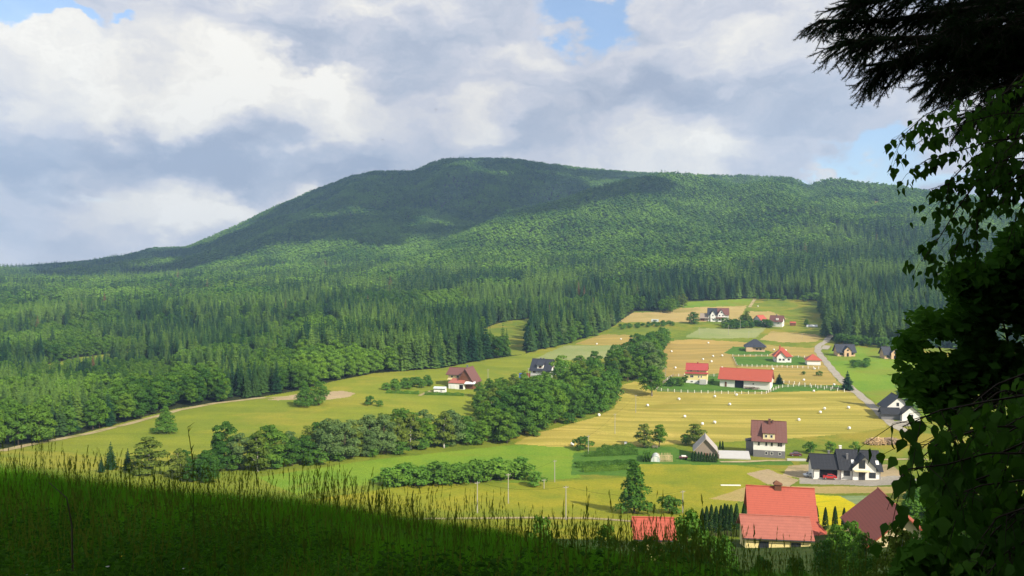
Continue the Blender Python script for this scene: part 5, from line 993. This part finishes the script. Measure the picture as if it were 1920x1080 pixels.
# birch twigs with diamond leaves
LC = []; LN = []; LA = []; LS = []; BT = MB()
def leaf_at(p, size, tone_=0): LC.append(p); LN.append((random.gauss(0, .9), random.gauss(-.5, .7), random.gauss(.25, .5))); LA.append((random.gauss(0, .38), random.gauss(0, .38), -1)); LS.append(size*random.uniform(.72, 1.15))
def birch(pl, size=.052, dens=1., r_=.004, side=.10, subs=True):
    pts = smooth([P(*q) for q in pl], 24); n = len(pts); BT.tube(pts, [r_*(1.2-i/n)+.0008 for i in range(n)], 4); L_ = sum((b-a).length for a, b in zip(pts, pts[1:])); m_ = int(L_/.021*dens)
    for i in range(m_):
        t = random.uniform(.03, 1)*(n-1); k_ = min(n-2, int(t)); q = pts[k_].lerp(pts[k_+1], t-k_); o_ = Vector((random.gauss(0, side*.33), random.gauss(0, side*.4), -abs(random.gauss(0, side*.28)))); BT.tube([q, q+o_*.6+Vector((0, 0, .004)), q+o_], [.0010, .0008, .0006], 3); leaf_at(q+o_, size)
    if subs:
        for i in range(int(L_/.11)):
            k_ = random.randrange(2, n-1); q = pts[k_]; e = q+Vector((random.uniform(-.16, .05), random.uniform(-.12, .12), random.uniform(-.22, -.06))); BT.tube([q, q.lerp(e, .5)+Vector((0, 0, .02)), e], [.0016, .0012, .0007], 3)
            for j in range(random.randint(3, 6)): s_ = q.lerp(e, random.uniform(.3, 1.05)); leaf_at(s_+Vector((random.gauss(0, .015), random.gauss(0, .02), random.gauss(-.01, .01))), size)
bl = [[(2000, 165, 4.6), (1880, 160, 4.5), (1790, 190, 4.4), (1735, 215, 4.4), (1685, 262, 4.4)], [(2000, 215, 4.4), (1880, 212, 4.4), (1800, 232, 4.4), (1750, 246, 4.4), (1716, 272, 4.4)], [(2000, 255, 4.5), (1870, 262, 4.4), (1790, 285, 4.4), (1740, 298, 4.4), (1712, 318, 4.4)],
      [(2000, 290, 4.6), (1880, 300, 4.5), (1815, 330, 4.4), (1780, 345, 4.4), (1742, 355, 4.4)], [(1960, 250, 4.5), (1840, 330, 4.4), (1795, 390, 4.3), (1765, 440, 4.3), (1728, 490, 4.3)], [(1960, 270, 4.4), (1850, 360, 4.4), (1815, 420, 4.3), (1790, 470, 4.3), (1788, 512, 4.3)], [(1980, 300, 4.4), (1870, 350, 4.3), (1832, 400, 4.3), (1832, 460, 4.3), (1828, 505, 4.3)],
      [(2000, 340, 4.6), (1925, 370, 4.5), (1905, 410, 4.5), (1890, 455, 4.5)], [(2000, 180, 5), (1900, 200, 4.9), (1850, 230, 4.8), (1820, 260, 4.8)], [(2000, 230, 4.9), (1910, 250, 4.8), (1860, 280, 4.8), (1830, 310, 4.7)], [(2000, 130, 4.7), (1920, 150, 4.7), (1860, 190, 4.6), (1830, 215, 4.6)], [(2000, 200, 4.3), (1930, 240, 4.3), (1880, 290, 4.3), (1860, 330, 4.2)], [(2000, 280, 4.3), (1940, 310, 4.3), (1900, 350, 4.3), (1880, 380, 4.2)], [(2000, 320, 4.9), (1930, 330, 4.8), (1870, 340, 4.7), (1835, 330, 4.7)], [(2000, 150, 5.3), (1930, 180, 5.2), (1890, 230, 5.1), (1880, 280, 5.1)], [(1900, 250, 4.5), (1820, 300, 4.5), (1780, 340, 4.4), (1770, 400, 4.4)]]
for b in bl: birch(b)
for b in bl[8:15]: birch([(x+random.uniform(-20, 20), y+random.uniform(-25, 25), d+.3) for x, y, d in b])
# nearer birch leaves at lower right
lo = [[(2050, 730, 2.4), (1930, 740, 2.3), (1840, 755, 2.2), (1760, 770, 2.2), (1692, 800, 2.2)], [(2050, 790, 2.5), (1930, 800, 2.4), (1850, 800, 2.3), (1760, 830, 2.3), (1715, 870, 2.3)], [(2050, 850, 2.4), (1940, 850, 2.3), (1850, 850, 2.3), (1780, 870, 2.2), (1700, 880, 2.2), (1682, 905, 2.2)], [(2050, 900, 2.5), (1920, 900, 2.4), (1840, 910, 2.4), (1790, 930, 2.4)], [(2050, 960, 2.4), (1930, 950, 2.3), (1870, 970, 2.3), (1840, 1010, 2.3)],
      [(2050, 1010, 2.5), (1930, 1010, 2.4), (1880, 1040, 2.3), (1850, 1080, 2.3)], [(2050, 690, 2.7), (1950, 690, 2.6), (1870, 720, 2.6), (1820, 760, 2.5)], [(2050, 820, 2.7), (1920, 830, 2.7), (1830, 870, 2.6), (1800, 920, 2.6)], [(2050, 750, 2.9), (1920, 780, 2.8), (1850, 820, 2.8)], [(2050, 920, 2.8), (1930, 940, 2.8), (1860, 1000, 2.7), (1830, 1060, 2.7)]]
for b in lo: birch(b, .050, .62, .003, .09)
for b in lo: birch([(x+random.uniform(10, 70), y+random.uniform(-30, 40), d+.35) for x, y, d in b], .055, .7, .003, .10)
LC_, LN_, LA_, LS_ = (np.array(q, float) for q in (LC, LN, LA, LS)); LN_ /= np.linalg.norm(LN_, axis=1)[:, None]; LA_ /= np.linalg.norm(LA_, axis=1)[:, None]; LB = np.cross(LN_, LA_); LB /= np.linalg.norm(LB, axis=1)[:, None]; LN_ = np.cross(LA_, LB)
s_ = LS_[:, None]; lv = np.stack([LC_, LC_+LA_*s_*.18+LB*s_*.30-LN_*s_*.03, LC_+LA_*s_*.40+LB*s_*.36+LN_*s_*.03, LC_+LA_*s_*.72+LB*s_*.16, LC_+LA_*s_*1.08-LN_*s_*.10, LC_+LA_*s_*.72-LB*s_*.16, LC_+LA_*s_*.40-LB*s_*.36+LN_*s_*.03, LC_+LA_*s_*.18-LB*s_*.30-LN_*s_*.03, LC_+LA_*s_*.45+LN_*s_*.06], 1).reshape(-1, 3)
b_ = (np.arange(len(LC_))*9)[:, None]; lf = np.concatenate([b_+np.array([[i, (i+1) % 8, 8]]) for i in range(8)]); print('leaves', len(LC_))
bt = thing('birch_tree', 'near birch with drooping twigs of diamond shaped leaves at the right', 'birch', (4.4, 4.4, gz(4.4, 4.4))); me = mesh_np('leaves', lv, lf, False); me.materials.append(MF['birchleaf']); child(link(bpy.data.objects.new('leaves', me)), bt); child(BT.build('twigs', TWIG, None, True, False), bt)
mb = MB().tube([(0, 0, -.3), (0, 0, 3), (.3, .3, 7)], [.10, .08, .02], 10); mb.build('trunk', BIRCHBARK, bt)
# the dark maple bush at middle right: leaves through its crown's volume
def fill(polys, n, d0, d1, leaf_, lobes, rg):
    out = []; 
    for poly, w_ in polys:
        xs, ys_ = [p[0] for p in poly], [p[1] for p in poly]; m_ = 0
        while m_ < n*w_:
            px = rg.uniform(min(xs), max(xs), 4000); py = rg.uniform(min(ys_), max(ys_), 4000); k_ = inpoly(px, py, poly)&(vn(px, py, 40, 1)+.8*vn(px, py, 15, 2)+.28 > 0); px, py = px[k_], py[k_]; d = rg.uniform(d0, d1, len(px)); m_ += len(px); out.append(np.array([P(a, b, c_) for a, b, c_ in zip(px, py, d)]))
    return np.concatenate(out)
mp = fill([([(1695, 640), (1722, 612), (1712, 595), (1760, 580), (1785, 560), (1800, 520), (1840, 545), (1865, 480), (1990, 430), (1990, 720), (1800, 720), (1700, 735), (1688, 700)], 1.), ([(1795, 505), (1830, 500), (1840, 540), (1790, 545)], .05), ([(1990, 400), (1990, 540), (1870, 520), (1880, 440)], .2), ([(1690, 700), (1830, 700), (1990, 700), (1990, 900), (1850, 850), (1780, 790), (1715, 740)], .7)], 9000, 7.6, 10.2, .1, 0, np.random.default_rng(5))
rg = np.random.default_rng(9); nn = rg.normal(size=mp.shape)*.55+np.array([0, -.2, 1]); lv2, lf2 = quads(mp+rg.normal(size=mp.shape)*.05, nn, .105, 1.2, rg)
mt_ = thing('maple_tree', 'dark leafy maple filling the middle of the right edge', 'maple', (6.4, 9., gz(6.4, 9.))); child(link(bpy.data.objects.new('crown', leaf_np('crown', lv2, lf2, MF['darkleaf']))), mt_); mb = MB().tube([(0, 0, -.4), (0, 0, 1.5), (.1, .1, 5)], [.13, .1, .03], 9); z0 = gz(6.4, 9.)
for q in ((1760, 650), (1720, 700), (1800, 560), (1880, 600), (1900, 480), (1800, 750)): e = P(q[0], q[1], 8.8)-Vector((6.4, 9., z0)); mb.tube([(0, 0, 1.2), e*.5+Vector((0, 0, .3)), e], [.05, .03, .01], 5)
mb.build('trunk', BARK, mt_)
lr = fill([([(1740, 900), (1800, 860), (1990, 700), (1990, 1100), (1660, 1100), (1700, 1030), (1750, 980)], 1.)], 7000, 3.4, 6.0, .1, 0, np.random.default_rng(6)); lr = lr[(lr[:, 2] > terrain(lr[:, 0], lr[:, 1]))]
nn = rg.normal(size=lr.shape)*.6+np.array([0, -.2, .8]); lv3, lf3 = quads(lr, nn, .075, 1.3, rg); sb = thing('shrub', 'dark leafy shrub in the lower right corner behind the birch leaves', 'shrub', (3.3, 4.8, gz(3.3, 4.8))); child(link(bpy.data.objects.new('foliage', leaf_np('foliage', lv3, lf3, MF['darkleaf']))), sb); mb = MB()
for q in range(9): a = q*.7; mb.tube([(0, 0, -.2), (math.cos(a)*.2, math.sin(a)*.2, .5), (math.cos(a)*.4, math.sin(a)*.5, 1.)], [.02, .014, .005], 5)
mb.build('stems', BARK, sb)
# ---- tall grass
def tuft(n, h0, h1, lean, w_, spread, seed, head=False):
    rg = np.random.default_rng(seed); vs = []; fs = []
    for i in range(n):
        a = rg.uniform(0, 6.28); r_ = spread*math.sqrt(rg.random()); x, y = r_*math.cos(a), r_*math.sin(a); h = rg.uniform(h0, h1); la = rg.uniform(0, 6.28); l_ = lean*h*rg.uniform(.2, 1.2); wa = rg.uniform(0, 3.14); wx_, wy_ = math.cos(wa)*w_, math.sin(wa)*w_; b = len(vs); S4 = 4
        for k_ in range(S4+1): t = k_/S4; q = t*t*l_; w2 = (1-t*.9)*(1 if not head else .8); z = h*(t-.12*t*t*lean*3); cx, cy = x+math.cos(la)*q, y+math.sin(la)*q; vs += [(cx-wx_*w2, cy-wy_*w2, z-.05), (cx+wx_*w2, cy+wy_*w2, z-.05)]
        for k_ in range(S4): fs.append((b+2*k_, b+2*k_+1, b+2*k_+3, b+2*k_+2))
        if head:
            for j in range(22):
                t = 1-.26*rg.random(); q = t*t*l_; cx, cy, z = x+math.cos(la)*q, y+math.sin(la)*q, h*(t-.12*t*t*lean*3); aa = rg.uniform(0, 6.28); e = rg.uniform(.004, .012)*(1.25-t)*3.; c = len(vs); vs += [(cx, cy, z-.03), (cx+math.cos(aa)*e, cy+math.sin(aa)*e, z+.010), (cx+math.cos(aa)*e*.4, cy+math.sin(aa)*e*.4, z+.035)]; fs.append((c, c+1, c+2))
    return vs, fs
gp = [proto('tuft', me_from('tuft', *tuft(26, .25, .75, .45, .0045, .16, 600+i), MF['grass'])) for i in range(6)]
gp2 = [proto('tuft', me_from('tuft', *tuft(22, .55, .95, .5, .0035, .2, 620+i), MF['grass'])) for i in range(4)]
hp_ = [proto('stem', me_from('stem', *tuft(4, .8, 1.25, .16, .0018, .3, 640+i, True), MF['stem'])) for i in range(6)]
def spread(n, y0, y1, pw=1.):
    y = y0+(y1-y0)*rng.random(n)**pw; x = rng.uniform(-1, 1, n)*(y*.78+1.); return x, y
def sow(name, label, n, y0, y1, protos, s0, s1, cat='grass', keep=None, pw=1., tall=1.):
    x, y = spread(n, y0, y1, pw)
    if keep is not None: k_ = keep(x, y); x, y = x[k_], y[k_]
    n = len(x); s_ = rng.uniform(s0, s1, n)*(1+.25*vn(x, y, 2.2, 1)); scatter(name, label, cat, np.stack([x, y, terrain(x, y)], 1), np.stack([rng.normal(size=n)*.06, rng.normal(size=n)*.06, rng.uniform(0, 6.28, n)], 1), np.stack([s_, s_, s_*tall], 1), rng.integers(0, len(protos), n), protos)
sow('tall_grass', 'dark green meadow grass covering the shaded foreground slope', 9000, 2.2, 14, gp, .7, 1.15)
sow('tall_grass', 'taller grass blades across the middle of the shaded slope', 14000, 5, 26, gp2, .55, .85)
sow('seed_stems', 'thin brown grass stems with seed heads above the meadow', 900, 6, 19, hp_, .62, .98, 'grass stems', lambda x, y: rng.random(len(x)) < .45+.5*vn(x, y, 3, 2)+.25*(x < 0))
sow('seed_stems', 'few taller seed stems standing out against the sunlit fields', 520, 8, 20, hp_, .9, 1.25, 'grass stems')
sow('seed_stems', 'golden brown seed stems fringing the middle of the slope', 260, 10, 19, hp_, 1., 1.3, 'grass stems', lambda x, y: (x > -5) & (x < 3.5))
sow('seed_stems', 'dark seed stems crowding the upper left of the slope', 520, 7, 19, hp_, .75, 1.15, 'grass stems', lambda x, y: x < -1.5)
# broad leaved weeds and a few flowers among the grass
def weed(seed):
    rg = np.random.default_rng(seed); vs = []; fs = []
    for i in range(34):
        a = rg.uniform(0, 6.28); r_ = rg.uniform(.02, .22); z = rg.uniform(.15, .72); L_ = rg.uniform(.04, .085); w_ = L_*.38; dx, dy = math.cos(a), math.sin(a); b = len(vs); vs += [(dx*r_, dy*r_, z), (dx*(r_+L_*.5)-dy*w_, dy*(r_+L_*.5)+dx*w_, z+.01), (dx*(r_+L_), dy*(r_+L_), z-.02), (dx*(r_+L_*.5)+dy*w_, dy*(r_+L_*.5)-dx*w_, z+.01)]; fs.append((b, b+1, b+2, b+3))
    for i in range(5): a = i*1.25; b = len(vs); vs += [(0, 0, 0), (.006, 0, 0), (math.cos(a)*.15, math.sin(a)*.15, .7)]; fs.append((b, b+1, b+2))
    return vs, fs
wp_ = [proto('weed', me_from('weed', *weed(700+i), MF['darkleaf'])) for i in range(4)]
sow('weeds', 'small leaved weeds mixed into the shaded grass', 2600, 3., 13, wp_, .7, 1.2, 'weeds', lambda x, y: (vn(x, y, 2.5, 4) > .05) | (x < -2.6))
fl = MB(); 
for i in range(7): a = i*.9; fl.add([(0, 0, .6), (math.cos(a)*.014, math.sin(a)*.014, .608), (math.cos(a+.8)*.014, math.sin(a+.8)*.014, .608)], [(0, 1, 2)])
fl.add([(0, 0, 0), (.004, 0, 0), (0, 0, .6)], [(0, 1, 2)])
pf = [proto('flower', me_from('flower', fl.v, fl.f, plain(nm_, c_, .8, .1, .05))) for nm_, c_ in (('yellow_petal', (.75, .55, .03)), ('white_petal', (.6, .6, .55)))]
sow('wild_flowers', 'tiny yellow and whitish flowers scattered in the near grass', 420, 3.2, 8, pf, .8, 1.2, 'flowers', lambda x, y: vn(x, y, 1.6, 3) > .1)
for (px, py, d, tx, ty, lb) in ((410, 960, 6.2, 285, 850, 'arching thorny stem standing left of centre in the grass'), (965, 960, 6., 1090, 800, 'leaning dry stem at the middle of the grass')): pass
mb = MB(); a, b = P(135, 985, 6.5), P(92, 905, 6.4); mb.tube([a-Vector((0, 0, .5)), a, (a+b)/2+Vector((.05, 0, .05)), b], [.008, .007, .005, .003], 5); o = mb.build('dry_stem', BARK); tag(o, 'dark leaning dry stem in the grass at lower left', 'stem')
mb = MB(); a, b = P(362, 870, 8.), P(352, 800, 8.); mb.tube([a-Vector((0, 0, .8)), a, (a+b)/2, b], [.005, .004, .004, .002], 5)
for i in range(14): t = random.random(); q = a.lerp(b, t); mb.tube([q, q+Vector((random.gauss(0, .02)+.02, 0, .05))], [.004, .001], 3)
o = mb.build('grass_stem', MF['stem']); tag(o, 'single tall grass stem with seed head, standing highest at left', 'grass stem')
# ------------------------------------------------------------------ clouds that shade the mountain (above the picture)
CM = plain('cloud_white', (.85, .86, .88), 1., 0., .03)
def cloud(tx, ty, tz, rx, ry, seed, H_=1700):
    t = (H_-tz)/S.z; c0 = Vector((tx, ty, tz))+S*t; rg = np.random.default_rng(seed); import bmesh
    bm = bmesh.new()
    for i in range(34):
        a = rg.uniform(0, 6.28); q = math.sqrt(rg.random())*.85; r_ = rg.uniform(.16, .34)*min(rx, ry)*(1.2-q*.6); m_ = Matrix.Translation((math.cos(a)*q*rx, math.sin(a)*q*ry, rg.uniform(0, .15)*ry)) @ Matrix.Diagonal((r_*rx/ry*.9, r_, r_*.45, 1)); g_ = bmesh.ops.create_icosphere(bm, subdivisions=3, radius=1, matrix=m_)
    for v in bm.verts: k_ = vn(np.array([v.co.x]), np.array([v.co.y+v.co.z*.7]), 60, 1)[0]; v.co *= 1+.05*k_; v.co.z += 18*k_
    me = bpy.data.meshes.new('cloud'); bm.to_mesh(me); bm.free(); me.materials.append(CM); o = link(bpy.data.objects.new('cloud', me)); o.location = c0; o['kind'] = 'structure'
    for p in me.polygons: p.use_smooth = True
cloud(-330, 2250, 180, 620, 560, 1); cloud(-150, 1750, 60, 420, 260, 5); cloud(-1150, 2250, 30, 420, 300, 2); cloud(-820, 1850, 0, 380, 300, 6); cloud(1150, 2350, 190, 330, 190, 3); cloud(380, 2450, 250, 380, 130, 4)
# ------------------------------------------------------------------ haze
hz = MB().box((0, 1400, 140), (7600, 4400, 720)).build('haze', bpy.data.materials.new('haze')); hz['kind'] = 'stuff'; tag(hz, 'thin blue summer haze filling the valley air', 'haze')
hm = hz.data.materials[0]; hm.use_nodes = True; n = NT(hm.node_tree); hm.node_tree.nodes.clear()
vo = n.n('ShaderNodeVolumePrincipled'); vo.inputs['Color'].default_value = (.40, .64, 1., 1); vo.inputs['Density'].default_value = .00013; vo.inputs['Anisotropy'].default_value = 0.
ou = n.n('ShaderNodeOutputMaterial'); n.L.new(vo.outputs[0], ou.inputs['Volume'])
